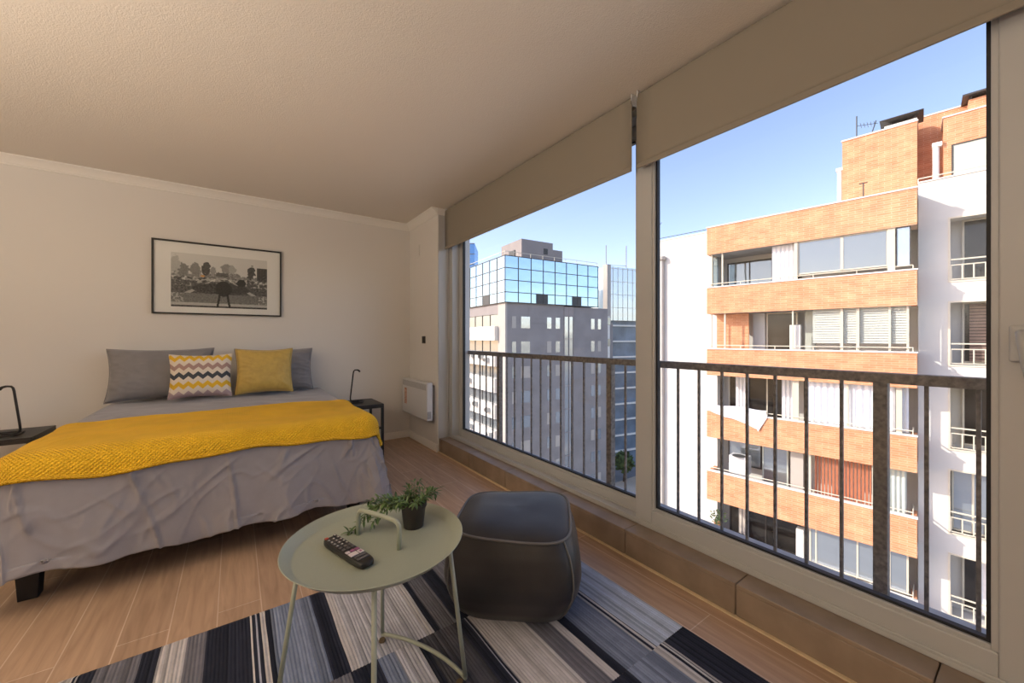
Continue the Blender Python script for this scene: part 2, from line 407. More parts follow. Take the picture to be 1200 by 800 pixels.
# picture
def attr_mat(name, rough=.8, bump=0, spec=.5):
    m = mat(name, (.5,.5,.5), rough, spec=spec); N, L, b = nt(m)
    a = N.new('ShaderNodeAttribute'); a.attribute_name = 'Col'; L.new(a.outputs['Color'], b.inputs['Base Color'])
    if bump:
        tc = N.new('ShaderNodeTexCoord'); n = N.new('ShaderNodeTexNoise'); n.inputs['Scale'].default_value = 350; n.inputs['Detail'].default_value = 4
        L.new(tc.outputs['Object'], n.inputs['Vector'])
        bp = N.new('ShaderNodeBump'); bp.inputs['Strength'].default_value = bump; bp.inputs['Distance'].default_value = .003
        L.new(n.outputs['Fac'], bp.inputs['Height']); L.new(bp.outputs['Normal'], b.inputs['Normal'])
    return m
pf = empty('framed_picture', (-.093, BW, 1.298)); tag(pf, 'black and white park photograph in thin black frame above the bed', 'picture')
W2 = .446; PH = .602; t = .012
MB().box(-W2, W2, -.028, 0, 0, t).box(-W2, W2, -.028, 0, PH-t, PH).box(-W2, -W2+t, -.028, 0, t, PH-t).box(W2-t, W2, -.028, 0, t, PH-t).build('frame', M['black'], pf, bevel=.0015)
M['mat'] = mat('mat_board', (.88,.85,.82), .8, nscale=5, namt=.01)
MB().box(-W2+t, W2-t, -.012, -.004, t, PH-t).build('mat_board', M['mat'], pf)
M['photo'] = attr_mat('park_photograph_print', .5)
def photo(x, y):
    nz = lambda s, o=0: noise.noise(Vector((x*s*1.45, y*s, o)))
    v = .60 + .06*y
    # hazy trees and towers on the skyline
    sk = .66 + .10*nz(6, 3) + .07*nz(17, 8)
    if y < sk: v = .22 + .20*max(0, nz(13, 1)) + .12*nz(40, 2)
    for cx_, cy_, rx_, ry_, d_ in ((.34,.74,.045,.13,.06), (.23,.73,.05,.11,.22), (.55,.76,.06,.10,.26), (.61,.75,.04,.08,.38), (.82,.72,.045,.14,.07), (.10,.70,.08,.12,.20), (.41,.70,.03,.10,.3), (.04,.78,.05,.15,.45)):
        q_ = ((x-cx_)/rx_)**2 + ((y-cy_)/ry_)**2 + .8*nz(26, cx_*9)
        if q_ < 1: v = d_ + .06*nz(50, 5)
    if x > .885 and y > .38 and y < .83: v = .045 + .02*(int(x*60) % 2)
    if .44 < x < .57 and .60 < y < .68: v = .10
    if y < .62 and v > .5: v = .35
    if .20 < y < .58:                       # lawns, flowering beds and paths fanning out
        v = .09 + .06*nz(30, 4) + (.30 if nz(24, 9) > .24 and y > .40 else 0)
        cx2 = x - .5
        k = abs(cx2) / max(.05, (.62 - y))
        if .88 < k < 1.06: v = .42
        if y > .50 and nz(18, 12) > .05: v += .22
        e_ = ((x-.5)/.30)**2 + ((y-.36)/.11)**2
        if e_ < 1: v = .045 + .02*nz(60, 3)
        if abs(((x-.5)/.24)**2 + ((y-.46)/.10)**2 - 1) < .12 and y > .46: v = .45
        if ((x-.71)/.05)**2 + ((y-.50)/.07)**2 < 1: v = .02
    if .09 < y <= .26: v = .17 + .13*nz(75, 6) + (.25 if (x < .12 or x > .9) and nz(30, 2) > .1 else 0)
    if .03 < y <= .085: v = .48
    if y <= .03: v = .05
    # standing figure with spread legs under a round canopy of dark leaves
    if ((x-.52)/.085)**2 + ((y-.37)/.15)**2 < 1: v = .012
    for sgn in (-1, 1):
        lx = .52 + sgn*(.038 + .028*(.27-y)/.27)
        if y < .30 and abs(x-lx) < .012: v = .010
    if ((x-.305)/.022)**2 + ((y-.595)/.018)**2 < 1: return (.75,.33,.08)
    v = max(.004, min(.85, v + (.10*nz(62, 17) + .06*nz(33, 21))*(1 if y < sk else .1)*(1 if v > .03 else .1)))
    return (v*1.03, v, v*.96)
NX, NY = 170, 118
pm = MB().grid(lambda u, v: (-.330+.664*u, -.0125, .062+.445*v), NX, NY)
po = pm.build('photograph', M['photo'], pf)
ca = po.data.color_attributes.new('Col', 'FLOAT_COLOR', 'CORNER')
for p in po.data.polygons:
    c_ = p.center; cc = photo((c_.x+.330)/.664, (c_.z-.062)/.445)
    for li in p.loop_indices: ca.data[li].color = (*cc, 1)
MB().box(-W2+t, W2-t, -.020, -.018, t, PH-t).build('glazing', M['glass'], pf)

# ------------------------------------------------------------------ bed
bd = empty('bed', (-.06, 3.3, 0)); tag(bd, 'double bed with dark base and black block legs against the back wall', 'bed')
MB().box(-.66, .70, -.80, .85, .13, .34).build('bed_base', M['matt'], bd, bevel=.02)
MB().box(-.66, .70, -.80, .85, .345, .575).build('mattress', M['matt'], bd, bevel=.05, seg=4)
for lx, ly in ((-.682, -.80), (.625, -.80), (-.682, .76), (.625, .76)):
    z_ = .128
    MB().quadbox([(lx+.006,ly+.006,0),(lx+.064,ly+.006,0),(lx+.064,ly+.064,0),(lx+.006,ly+.064,0),(lx,ly,z_),(lx+.07,ly,z_),(lx+.07,ly+.07,z_),(lx,ly+.07,z_)]).build('leg', M['bedleg'], bd, bevel=.003)
RD = .075
X0, X1, Y0, Y1 = -.785+RD, .715-RD, 2.385+RD, 4.13
def drape(a, b, off, folds=1.0):
    """a,b: flat cloth coordinates; beyond the mattress rectangle the cloth turns down."""
    ax = min(max(a, X0), X1); by = max(b, Y0)
    da = a-ax; db = b-by
    if abs(da) < 1e-9 and abs(db) < 1e-9:
        bumpz = .010*noise.noise(Vector((a*2.2, b*2.2, 1))) + .004*noise.noise(Vector((a*8, b*8, 3)))
        return Vector((a, b, .622+off+bumpz))
    p = 4.0
    dist = (abs(da)**p + abs(db)**p)**(1/p); an = math.atan2(db, da); dx, dy = math.cos(an), math.sin(an)
    R_ = RD+off; q = R_*PI/2
    if dist < q:
        th = dist/R_; out = R_*math.sin(th); z = .622+off - R_*(1-math.cos(th)); s_ = 0
        z += .010*noise.noise(Vector((ax*2.2, by*2.2, 1)))*(1-dist/q)
    else:
        s_ = dist-q; out = R_; z = .622+off-R_-s_
    # arc-length like coordinate for vertical folds
    L_ = (by-2.4)*1.0 if abs(da) > abs(db) else 0
    L_ = -(by) + ax*1.0 + an*.22
    k = s_/.4
    fold = .020*math.sin(L_*11+1.3*math.sin(L_*3.1)) + .010*math.sin(L_*27+2)*k
    cr = noise.noise(Vector((L_*3.6+z*.8, z*1.1, 5))); cr2 = noise.noise(Vector((L_*5+z*3.1, z*2.6, 9))); cr3 = noise.noise(Vector((L_*3.3-z*3.4, z*2.4, 19)))
    g1 = max(0, min(1, 2.5*noise.noise(Vector((L_*2, z*3, 31)))+.4)); g2 = max(0, min(1, 2.5*noise.noise(Vector((L_*2.3, z*3, 41)))+.2))
    ridge = max(0, 1-abs(cr)*13)**1.5*.020*g1 + max(0, 1-abs(cr2)*12)**1.5*.016*g2 + max(0, 1-abs(cr3)*12)**1.5*.016*(1-g2)*g1 + max(0, 1-abs(noise.noise(Vector((L_*8+z*2, z*3.2, 61))))*11)**1.5*.007*(1-g1) + max(0, 1-abs(noise.noise(Vector((L_*7-z*5, z*5, 71))))*10)**1.5*.005
    folds *= min(1, max(.15, (3.55-b)/.35+.15)); out += folds*(k*(.030+fold) + min(1, s_/.06)*ridge)
    corner = min(abs(da), abs(db))/max(dist, 1e-6)
    out += folds*.05*k*corner*2*max(0, 1)
    return Vector((ax+dx*out, by+dy*out, z))
DT = RD*PI/2 + .395
def duv(u, v):
    a = X0-DT + (X1-X0+2*DT)*u; b = Y0-DT + (Y1-Y0+DT)*v
    ha = .014*math.sin(a*7)+.01*math.sin(a*19+1)
    p = drape(a, b, 0)
    if p.z < .20: p.z += ha*.8
    if p.z < .132: p.z = .132+.1*(p.z-.132)
    return p
o = MB().grid(duv, 280, 250).build('duvet', M['duvet'], smooth=True)
tag(o, 'creased grey cotton duvet hanging over the foot and sides of the bed', 'duvet')
sd = o.modifiers.new('Solid', 'SOLIDIFY'); sd.thickness = .006; sd.offset = -1
# yellow throw: waffle texture in the cloth's own coordinates (UV)
m = mat('yellow_waffle_plush', (.93,.53,.012), .8, nscale=7, namt=.08, sheen=.2); M['throw'] = m
N, L, b = nt(m)
b.inputs['Sheen Tint'].default_value = (1,.75,.3,1)
uv = N.new('ShaderNodeUVMap'); uv.uv_map = 'UVMap'; sx = N.new('ShaderNodeSeparateXYZ'); L.new(uv.outputs[0], sx.inputs[0])
p1 = math_node(N, L, 'ADD', sx.outputs[0], sx.outputs[1]); p2 = math_node(N, L, 'SUBTRACT', sx.outputs[0], sx.outputs[1])
s1 = math_node(N, L, 'ABSOLUTE', math_node(N, L, 'SINE', math_node(N, L, 'MULTIPLY', p1, 185)))
s2 = math_node(N, L, 'ABSOLUTE', math_node(N, L, 'SINE', math_node(N, L, 'MULTIPLY', p2, 185)))
hh = math_node(N, L, 'MULTIPLY', s1, s2)
bp = N.new('ShaderNodeBump'); bp.inputs['Strength'].default_value = 1; bp.inputs['Distance'].default_value = .006
L.new(hh, bp.inputs['Height']); L.new(bp.outputs['Normal'], b.inputs['Normal'])
BY0, BY1 = Y0-RD*PI/2-.055, 3.10
BA0, BA1 = X0-RD*PI/2-.13, X1+RD*PI/2+.13
nu, nv = 300, 160
def thr(u, v):
    a = BA0+(BA1-BA0)*u; b = BY0+(BY1-BY0)*v
    b += (1-v)*(.012*math.sin(a*6+1)+.006*math.sin(a*17)) + v*(.015*math.sin(a*4) - .02*(a+.06))
    off = .016 + .010*math.exp(-((v)/.02)**2) + .007*math.exp(-((1-v)/.03)**2)
    p = drape(a, b, off, .8)
    p.z += .006*noise.noise(Vector((a*5, b*5, 7)))
    return p
o = MB().grid(thr, nu, nv).build('throw_blanket', M['throw'], smooth=True)
uvl = o.data.uv_layers.new(name='UVMap')
for poly in o.data.polygons:
    for li, vi in zip(poly.loop_indices, poly.vertices):
        i, j = vi % (nu+1), vi // (nu+1)
        uvl.data[li].uv = ((BA1-BA0)*i/nu, (BY1-BY0)*j/nv)
sd = o.modifiers.new('Solid', 'SOLIDIFY'); sd.thickness = .014; sd.offset = -1
tag(o, 'mustard yellow waffle-textured throw spread across the foot half of the bed', 'throw blanket')

# pillows
def cushion(name, w, h, t, material, loc, tilt, rz, label, group, seed=0, crease=.010, cat='pillow'):
    mb = MB(); n = 46
    def shape(sgn):
        def fn(u, v):
            a, c = 2*u-1, 2*v-1
            e = max(0, (1-abs(a)**2.6))**.55 * max(0, (1-abs(c)**2.6))**.55
            x = w/2*a*(1-.075*(1-c*c)); z = h/2*c*(1-.095*(1-a*a))
            d = t/2*e*(1-.12*c)
            q_ = noise.noise(Vector((a*2+seed, c*2, sgn*3+seed))); r_ = noise.noise(Vector((a*3.1+c*2, c*4+seed, 7)))
            d += e**.5*(crease*q_ + crease*1.4*max(0, 1-abs(r_)*6)*(abs(a)**1.5))
            return (x, -sgn*d, z + h/2)
        return fn
    mb.grid(shape(1), n, n); k = len(mb.f)
    mb.grid(shape(-1), n, n)
    mb.f[k:] = [tuple(reversed(f)) for f in mb.f[k:]]
    o = mb.build(name, material, smooth=True)
    o.location = loc; o.rotation_euler = (-tilt, 0, rz)
    md = o.modifiers.new('Weld', 'WELD'); md.merge_threshold = .0008
    tag(o, label, cat, group)
    # piped edge
    pts = []
    for i in range(80):
        tt = i/80*4; sd_ = int(tt); fr = tt-sd_
        a, c = [(2*fr-1, -1), (1, 2*fr-1), (1-2*fr, 1), (-1, 1-2*fr)][sd_]
        pts.append((w/2*a*(1-.075*(1-c*c)), 0, h/2*c*(1-.095*(1-a*a)) + h/2))
    MB().tube(pts, .0035, 6, closed=True).build('piping', material, o, smooth=True)
    return o
cushion('pillow', .63, .40, .20, M['pillow'], (-.45, 3.975, .628), .22, .03, 'grey bed pillow at the left, propped up behind the zigzag cushion', None, 1)
cushion('pillow', .60, .385, .20, M['pillow'], (.295, 4.01, .628), .20, -.02, 'grey creased bed pillow at the right, behind the plain gold cushion', None, 5, .018)
# zigzag material, object space x/z of the cushion
m = mat('zigzag_cushion_fabric', (.7,.62,.53), .8, bump=.3, bscale=600); M['zig'] = m
N, L, b = nt(m); tc = N.new('ShaderNodeTexCoord'); sx = N.new('ShaderNodeSeparateXYZ'); L.new(tc.outputs['Object'], sx.inputs[0])
tri = math_node(N, L, 'PINGPONG', math_node(N, L, 'ADD', sx.outputs[0], 5.0), .0285)
zz = math_node(N, L, 'SUBTRACT', sx.outputs[2], math_node(N, L, 'MULTIPLY', tri, .95))
fr = math_node(N, L, 'DIVIDE', math_node(N, L, 'ADD', zz, .025), .35)
r = N.new('ShaderNodeValToRGB'); r.color_ramp.interpolation = 'CONSTANT'; L.new(fr, r.inputs['Fac'])
CR = (.74,.66,.56,1); YE = (.76,.47,.03,1); MA = (.40,.26,.23,1); SL = (.06,.07,.085,1); LM = (.42,.32,.34,1)
stops = [(0,LM),(.075,LM),(.15,CR),(.255,YE),(.355,CR),(.46,SL),(.555,CR),(.655,MA),(.75,CR),(.85,YE),(.94,CR)]
e = r.color_ramp.elements; e[0].position = 0; e[0].color = stops[0][1]; e[1].position = stops[1][0]; e[1].color = stops[1][1]
for p_, c_ in stops[2:]: q = e.new(p_); q.color = c_
L.new(r.outputs['Color'], b.inputs['Base Color'])
cushion('cushion', .385, .335, .13, M['zig'], (-.21, 3.79, .645), .17, -.04, 'scatter cushion with zigzag stripes in yellow, mauve, grey and cream', None, 3, .007, 'cushion')
cushion('cushion', .405, .372, .14, M['gold'], (.205, 3.80, .645), .17, -.03, 'plain gold scatter cushion on the right side of the bed', None, 8, .007, 'cushion')

# ------------------------------------------------------------------ nightstands and lamps
def nightstand(loc, label):
    n = empty('nightstand', loc); tag(n, label, 'nightstand')
    w, d, hh = .18, .20, .50; s = .011
    MB().box(-w, w, -d, d, hh-.012, hh).build('top', M['black'], n, bevel=.002)
    MB().box(-w, w, -d, -d+2*s, hh-.034, hh-.0125).box(-w, w, d-2*s, d, hh-.034, hh-.0125).box(-w, -w+2*s, -d+2*s, d-2*s, hh-.034, hh-.0125).box(w-2*s, w, -d+2*s, d-2*s, hh-.034, hh-.0125).build('top_frame', M['black'], n, bevel=.001)
    for a, c in ((-w, -d), (w-2*s, -d), (-w, d-2*s), (w-2*s, d-2*s)):
        MB().box(a, a+2*s, c, c+2*s, 0, hh-.0345).build('leg', M['black'], n, bevel=.001)
    MB().box(-w+2*s, w-2*s, -d+.004, d-.004, .275, .287).build('shelf', M['black'], n)
    return n
nightstand((.93, 3.76, 0), 'black metal nightstand on the window side of the bed')
nightstand((-1.18, 3.80, 0), 'black metal nightstand at the left edge, beside the bed')
def desk_lamp(loc, rz, label, hgt=.30):
    l = empty('table_lamp', loc, rz); tag(l, label, 'lamp')
    pts = []
    w, d, r = .055, .075, .02
    for (cx_, cy_, a0) in ((w-r, d-r, 0), (-w+r, d-r, 90), (-w+r, -d+r, 180), (w-r, -d+r, 270)):
        for k in range(5):
            a = math.radians(a0+k*22.5); pts.append((cx_+r*math.cos(a), cy_+r*math.sin(a), .006))
    MB().tube(pts, .005, 8, closed=True).build('base', M['black'], l, smooth=True)
    MB().tube([(-.02, 0, .006), (.03, 0, .006), (.048, 0, .012), (.055, 0, .03), (.053, 0, .06), (.03, 0, hgt-.03), (.026, 0, hgt-.01), (.018, 0, hgt), (.0, 0, hgt+.002)], .0062, 10).build('arm', M['black'], l, smooth=True)
    MB().tube([(.0, 0, hgt+.002), (-.018, 0, hgt-.003), (-.028, 0, hgt-.018)], [.007,.008,.008], 10).build('lamp_head', M['blackp'], l, smooth=True)
    return l
desk_lamp((-1.145, 3.76, .5), 0, 'thin bent black metal lamp on the left nightstand')
desk_lamp((.93, 3.80, .5), PI-.3, 'thin bent black metal lamp on the nightstand at the window side', .30)

# ------------------------------------------------------------------ rug
K=(.028,.032,.05); G=(.17,.17,.20); S=(.22,.26,.36); Lg=(.50,.50,.545); C=(.53,.51,.52); B=(.43,.50,.63); D=(.085,.085,.10); X_=None
rows = {
 0: [(-.70,G),(-.56,K),(-.469,C),(-.421,'m'),(-.393,K),(-.37,G),(-.259,K),(-.211,C),(-.137,G),(-.085,K),(.048,'m'),(.080,C),(.096,K),(.116,S),(.256,K),(.312,C),(.34,Lg),(.575,'m'),(.606,K),(.627,G),(.697,K),(.76,G),(.9,Lg),(1.1,K),(1.2,B)],
 1: [(-.70,C),(-.6,G),(-.45,K),(-.3,Lg),(-.18,'m'),(-.1,G),(.02,K),(.12,C),(.2,G),(.307,K),(.395,S),(.451,Lg),(.525,K),(.548,D),(.686,K),(.705,'m'),(.735,C),(.905,G),(.976,C),(1.009,K),(1.051,S),(1.174,'m'),(1.212,B)],
 2: [(-.70,K),(-.5,S),(-.3,C),(-.12,K),(.1,G),(.3,Lg),(.5,K),(.6,G),(.72,C),(.86,S),(.95,K),(1.035,K),(1.05,S),(1.186,C),(1.222,'m'),(1.253,K)],
}
rg = MB(); cols = []
XR = 1.385; dx = .0055; NXR = int((XR+.70)/dx); ys = [1.85, 1.335, .815, .30]
for ri in range(3):
    yt, yb = ys[ri], ys[ri+1]; ny = 22
    st = rows[ri]; b0 = len(rg.v); ribs = []
    for i in range(NXR+1):
        x = -.70+(XR+.70)*i/NXR
        for j in range(ny+1):
            y_ = yt+(yb-yt)*j/ny
            z = .0088 + (.0023 if i % 2 else 0)
            e_ = .004*noise.noise(Vector((x*30, y_*6, ri)))
            if i in (0, NXR): e_ = 0; z = .001
            rg.v.append((x+e_*.6, y_, z if 0 < j < ny or (ri > 0 and j == 0) or (ri < 2 and j == ny) else .001))
    base_c = None; rv = 1
    for i in range(NXR):
        x = -.70+(XR+.70)*(i+.5)/NXR
        c = [q for q in st if q[0] <= x+1e-6][-1][1]
        if c == 'm': c = random.choice([K, K, C, Lg])
        rv = random.choice([.72,.9,1,1.06,1.2]) if i % 2 == 0 else rv
        for j in range(ny):
            a = b0+i*(ny+1)+j
            rg.f.append((a, a+1, a+ny+2, a+ny+1)); rg.m.append(0)
            vv = rv*(1+.14*noise.noise(Vector((x*60, j*.5, ri*7))))
            cols.append((c[0]*vv, c[1]*vv, c[2]*vv, 1))
M['rug'] = attr_mat('striped_carpet_rug', .95, .9, spec=.15)
o = rg.build('rug', M['rug'])
ca = o.data.color_attributes.new('Col', 'FLOAT_COLOR', 'CORNER')
for p in o.data.polygons:
    for li in p.loop_indices: ca.data[li].color = cols[p.index]
tag(o, 'patchwork rug with ribbed stripes in navy, grey, cream and pale blue', 'rug')
RUGZ = .0112

# ------------------------------------------------------------------ side table
TZ = .50; TC = (.351, 1.195)
tb = empty('side_table', (TC[0], TC[1], RUGZ)); tag(tb, 'round sage green metal tray table with a carrying handle on the rug', 'side table')
zt = TZ-RUGZ
MB().lathe([(.0005,zt-.0265),(.222,zt-.0265),(.231,zt-.0245),(.2535,zt-.004),(.2565,zt-.001),(.2580,zt),(.2565,zt+.0008),(.2530,zt-.001),(.2300,zt-.0205),(.223,zt-.0235),(.0005,zt-.0235)], 96).build('tray', M['table'], tb, angle=35)
TF = zt-.0235
# carrying handle
ha = Vector((.319-TC[0], 1.283-TC[1], 0)); hb = Vector((.395-TC[0], 1.125-TC[1], 0)); dv = (hb-ha).normalized(); hz = .082; rr = .022
pts = [ha+Vector((0,0,TF-.001)), ha+Vector((0,0,TF+hz-rr))]
for k in range(1, 7):
    a = k/6*PI/2; pts.append(ha + dv*(rr-rr*math.cos(a)) + Vector((0,0,TF+hz-rr+rr*math.sin(a))))
for k in range(0, 7):
    a = PI/2 - k/6*PI/2; pts.append(hb - dv*(rr-rr*math.cos(a)) + Vector((0,0,TF+hz-rr+rr*math.sin(a))))
pts += [hb+Vector((0,0,TF-.001))]
MB().tube(pts, .0068, 14).build('handle', M['table'], tb, smooth=True)
# legs: two hoops, each leg down, an arc along the floor, and up again
def hoop(a0, a1, rt, rf0, rf1):
    A = math.radians(a0); Bq = math.radians(a1)
    f0 = Vector((math.cos(A)*rf0, math.sin(A)*rf0, .014)); f1 = Vector((math.cos(Bq)*rf1, math.sin(Bq)*rf1, .014))
    t0 = Vector((math.cos(A)*rt, math.sin(A)*rt, zt-.030)); t1 = Vector((math.cos(Bq)*rt, math.sin(Bq)*rt, zt-.030))
    for (t_, f_) in ((t0, f0), (t1, f1)):
        MB().tube([t_, t_.lerp(f_, .5), t_.lerp(f_, .985)], .0068, 12).build('leg', M['table'], tb, smooth=True)
    pts = [t0.lerp(f0, .985)]
    c_ = Vector((0,0,.014))
    for k in range(0, 17):
        w_ = k/16; rad = (rf0*(1-w_)+rf1*w_)*(1-.03*math.sin(w_*PI)); an = A+(Bq-A)*w_
        chord = f0.lerp(f1, w_); arc = Vector((math.cos(an)*rad, math.sin(an)*rad, .014))
        pts.append(chord.lerp(arc, .42))
    pts.append(t1.lerp(f1, .985))
    MB().tube(pts, .0066, 12).build('floor_bar', M['table'], tb, smooth=True)
    for f_ in (f0, f1):
        MB().lathe([(.0005,0),(.011,0),(.012,.003),(.010,.008),(.0005,.008)], 16, (f_.x*.93, f_.y*.93, 0)).build('glide', M['glide'], tb, angle=40)
hoop(69, -25, .215, .240, .268)
hoop(154, 252, .215, .282, .255)

# remote control
rm = empty('remote_control', (.2645, 1.182, TZ-.0235), math.atan2(-.20, .060)); rm.scale = (1.12, 1.08, 1); tag(rm, 'black television remote control with small keys lying on the green tray', 'remote control')
mb = MB()
def rem(u, v):
    x = -.098+.196*u; an = v*2*PI
    w = .0225*(1-.10*(2*u-1)**6) ; t_ = .0095
    e = (max(0, 1-abs(2*u-1)**10))**.3
    cx_, sx_ = math.cos(an), math.sin(an)
    f = lambda q: math.copysign(abs(q)**.42, q)
    return (x, w*f(cx_)*e, .0105+t_*f(sx_)*e)
mb.grid(lambda v, u: rem(u, v), 32, 44, closed_u=True)
mb.build('body', M['blackp'], rm, smooth=True)
M['key'] = mat('grey_key', (.11,.10,.10), .5, nscale=60, namt=.2); M['redkey'] = mat('red_key', (.45,.07,.04), .5, nscale=60, namt=.1)
M['keytext'] = mat('key_print', (.5,.49,.47), .6, nscale=60, namt=.1)
M['purple'] = mat('purple_key', (.32,.12,.24), .5, nscale=60, namt=.2); M['pale'] = mat('pale_label', (.62,.54,.56), .5, nscale=60, namt=.1)
def key(x, y, w, d, mm, name='key', pr=None):
    k = MB().box(x-w/2, x+w/2, y-d/2, y+d/2, .0195, .0222).build(name, mm, rm, bevel=.0008)
    if pr: MB().box(x-w/4, x+w/4, y-d/5, y+d/5, .02222, .02245).build('key_print', pr, k)
key(-.086, -.012, .009, .009, M['redkey'])
key(-.086, .012, .009, .009, M['key'], 'key', M['keytext'])
for i in range(6):
    for j in range(3): key(-.070+.0145*i, -.0130+.013*j, .0095, .0085, M['key'], 'key', M['keytext'] if i < 4 else None)
for j, mm in enumerate((M['pale'], M['purple'], M['purple'])): key(.0225, -.0130+.013*j, .010, .0105, mm)
key(.0400, -.0075, .017, .022, M['pale'], 'label_plate'); key(.0400, .0120, .017, .012, M['pale'], 'label_plate', M['purple'])
for i in range(2): key(.058+.013*i, 0, .0075, .032, M['key'])

# potted plant
pp = empty('potted_plant', (.483, 1.236, TZ-.0235)); tag(pp, 'small leafy trailing plant in a black pot on the green tray table', 'potted plant')
MB().lathe([(.0005,0),(.0305,0),(.032,.002),(.0395,.066),(.0425,.067),(.043,.080),(.0415,.081),(.039,.079),(.0375,.066),(.0005,.064)], 40).build('pot', M['pot'], pp, angle=35)
MB().lathe([(.0005,.0645),(.037,.0645),(.037,.070),(.0005,.073)], 24).build('soil', M['soil'], pp, smooth=True)
lf = MB(); stm = MB()
def leaf(p, d, up, ln, wd):
    d = d.normalized(); s_ = d.cross(up)
    if s_.length < .01: s_ = d.orthogonal()
    s_.normalize(); n_ = s_.cross(d).normalized()
    b_ = len(lf.v); prof = [(0,.12),(.25,.8),(.5,1),(.75,.7),(1,.02)]
    for t_, w_ in prof:
        c_ = p + d*ln*t_ - n_*ln*.22*t_*t_
        lf.v += [tuple(c_ - s_*wd*w_/2 + n_*wd*.16*w_), tuple(c_), tuple(c_ + s_*wd*w_/2 + n_*wd*.16*w_)]
    for k in range(4):
        for q_ in (0, 1):
            a = b_+k*3+q_; lf.f.append((a, a+1, a+4, a+3)); lf.m.append(0)
rnd = random.Random(3)
def sprig(p0, dirv, ln, droop, nl=18, ll=.017):
    pts = []; p = Vector(p0); d = Vector(dirv).normalized(); n = 12
    for i in range(n+1):
        pts.append(p.copy()); p = p + d*(ln/n); d = (d + Vector((rnd.uniform(-.06,.06), rnd.uniform(-.06,.06), -droop/n))).normalized()
        if p.z < .006: p.z = .006; d.z = max(d.z, 0)
    stm.tube(pts, [.0016-.0009*i/n for i in range(n+1)], 5)
    for k in range(nl):
        t_ = .12+.88*k/nl; i = min(n-1, int(t_*n)); q = pts[i].lerp(pts[i+1], t_*n-i); ax = (pts[i+1]-pts[i]).normalized()
        ang = k*2.4+rnd.random(); o_ = ax.orthogonal(); o_.rotate(Matrix.Rotation(ang, 3, ax))
        leaf(q, ax*.75+o_, Vector((0,0,1)), ll*rnd.uniform(.75,1.25), ll*.34)
    leaf(pts[-1], d, Vector((0,0,1)), ll, ll*.32)
for k in range(17):                        # bushy middle
    a = rnd.uniform(0, 2*PI); el = rnd.uniform(.6, 2.2)
    sprig((.020*math.cos(a), .020*math.sin(a), .070), (math.cos(a), math.sin(a), el), rnd.uniform(.045, .075), .9, 13, .022)
L_ = Vector((-.813, .582, 0)); Fw = Vector((.582, .813, 0))
for dr, ln, dp in ((L_*1.0, .13, 1.6), (L_*.9-Fw*.25, .15, 1.9), (L_+Fw*.3, .12, 1.1), (L_-Fw*.1, .11, 1.3), (L_-Fw*.45, .12, 2.0), (L_*1.1+Fw*.15, .14, 1.5), (L_-Fw*.3, .21, 2.4), (L_+Fw*.05, .12, .9), (L_*.6-Fw*.5, .09, 1.9), (L_*1.2-Fw*.05, .10, 1.0)):
    sprig((-.02, .012, .072), dr+Vector((0,0,.5)), ln*1.12, dp, int(ln*175), .024)
for dr, ln, dp in ((-L_*.9+Vector((0,0,.9)), .085, .5), (-L_*.5+Vector((0,0,1.3)), .06, .4), (-L_+Fw*.3+Vector((0,0,.8)), .07, .5)):
    sprig((.015, 0, .072), dr, ln, dp, 12, .021)
stm.build('stems', M['stem'], pp, smooth=True); lf.build('foliage', M['leaf'], pp, smooth=True)

# ------------------------------------------------------------------ pouf
m = mat('charcoal_suede', (.028,.026,.026), .46, nscale=9, namt=.22, bump=.25, bscale=500, sheen=.08); M['pouf'] = m
M['poufp'] = mat('pouf_piping', (.13,.125,.12), .5, nscale=10, namt=.1)
pf_ = empty('pouf', (.985, 1.352, RUGZ), math.radians(-41)); tag(pf_, 'charcoal square pouf with piped seams standing on the rug', 'pouf')
def sq(an, s, n=4.2):
    c_, s_ = math.cos(an), math.sin(an); r_ = (abs(c_)**n + abs(s_)**n)**(-1/n); return c_*r_*s, s_*r_*s
prof = [(.150,.0), (.185,.004), (.214,.022), (.244,.065), (.266,.12), (.275,.17), (.271,.22), (.259,.272), (.243,.31), (.232,.334)]
mb = MB()
def bodyf(u, v):
    q = v*(len(prof)-1); i = min(int(q), len(prof)-2); f = q-i; s_ = prof[i][0]*(1-f)+prof[i+1][0]*f; z = prof[i][1]*(1-f)+prof[i+1][1]*f
    an = u*2*PI; x, y_ = sq(an, s_, 4.4)
    z += (.008*math.sin(an*2+.6) if v > .8 else 0)*(v-.8)*5
    k = .004*noise.noise(Vector((x*7, y_*7, z*7)))
    return (x*(1+k), y_*(1+k), z)
mb.grid(bodyf, 120, 40, closed_u=True)
mb.f.append(tuple(reversed(range(120)))); mb.m.append(0)
mb.build('body', M['pouf'], pf_, smooth=True)
mb = MB()
def topf(u, v):
    an = u*2*PI; s_ = .232*v; x, y_ = sq(an, s_, 4.4)
    z = .334 + .008*math.sin(an*2+.6)*v + .030*(1-v**3.5)**.8 + .004*noise.noise(Vector((x*9, y_*9, 2)))*(1-v)
    return (x, y_, z)
mb.grid(topf, 120, 26, closed_u=True)
mb.build('top_panel', M['pouf'], pf_, smooth=True)
ring = [Vector((*sq(k/96*2*PI, .2335, 4.4), .336+.008*math.sin(k/96*4*PI+.6))) for k in range(96)]
MB().tube(ring, .0052, 8, closed=True).build('piping', M['poufp'], pf_, smooth=True)
for kk in range(4):
    an = PI/4+kk*PI/2; u = an/(2*PI)
    MB().tube([Vector(bodyf(u, v/24))*1.004 for v in range(1, 25)], .0035, 8).build('seam', M['poufp'], pf_, smooth=True)

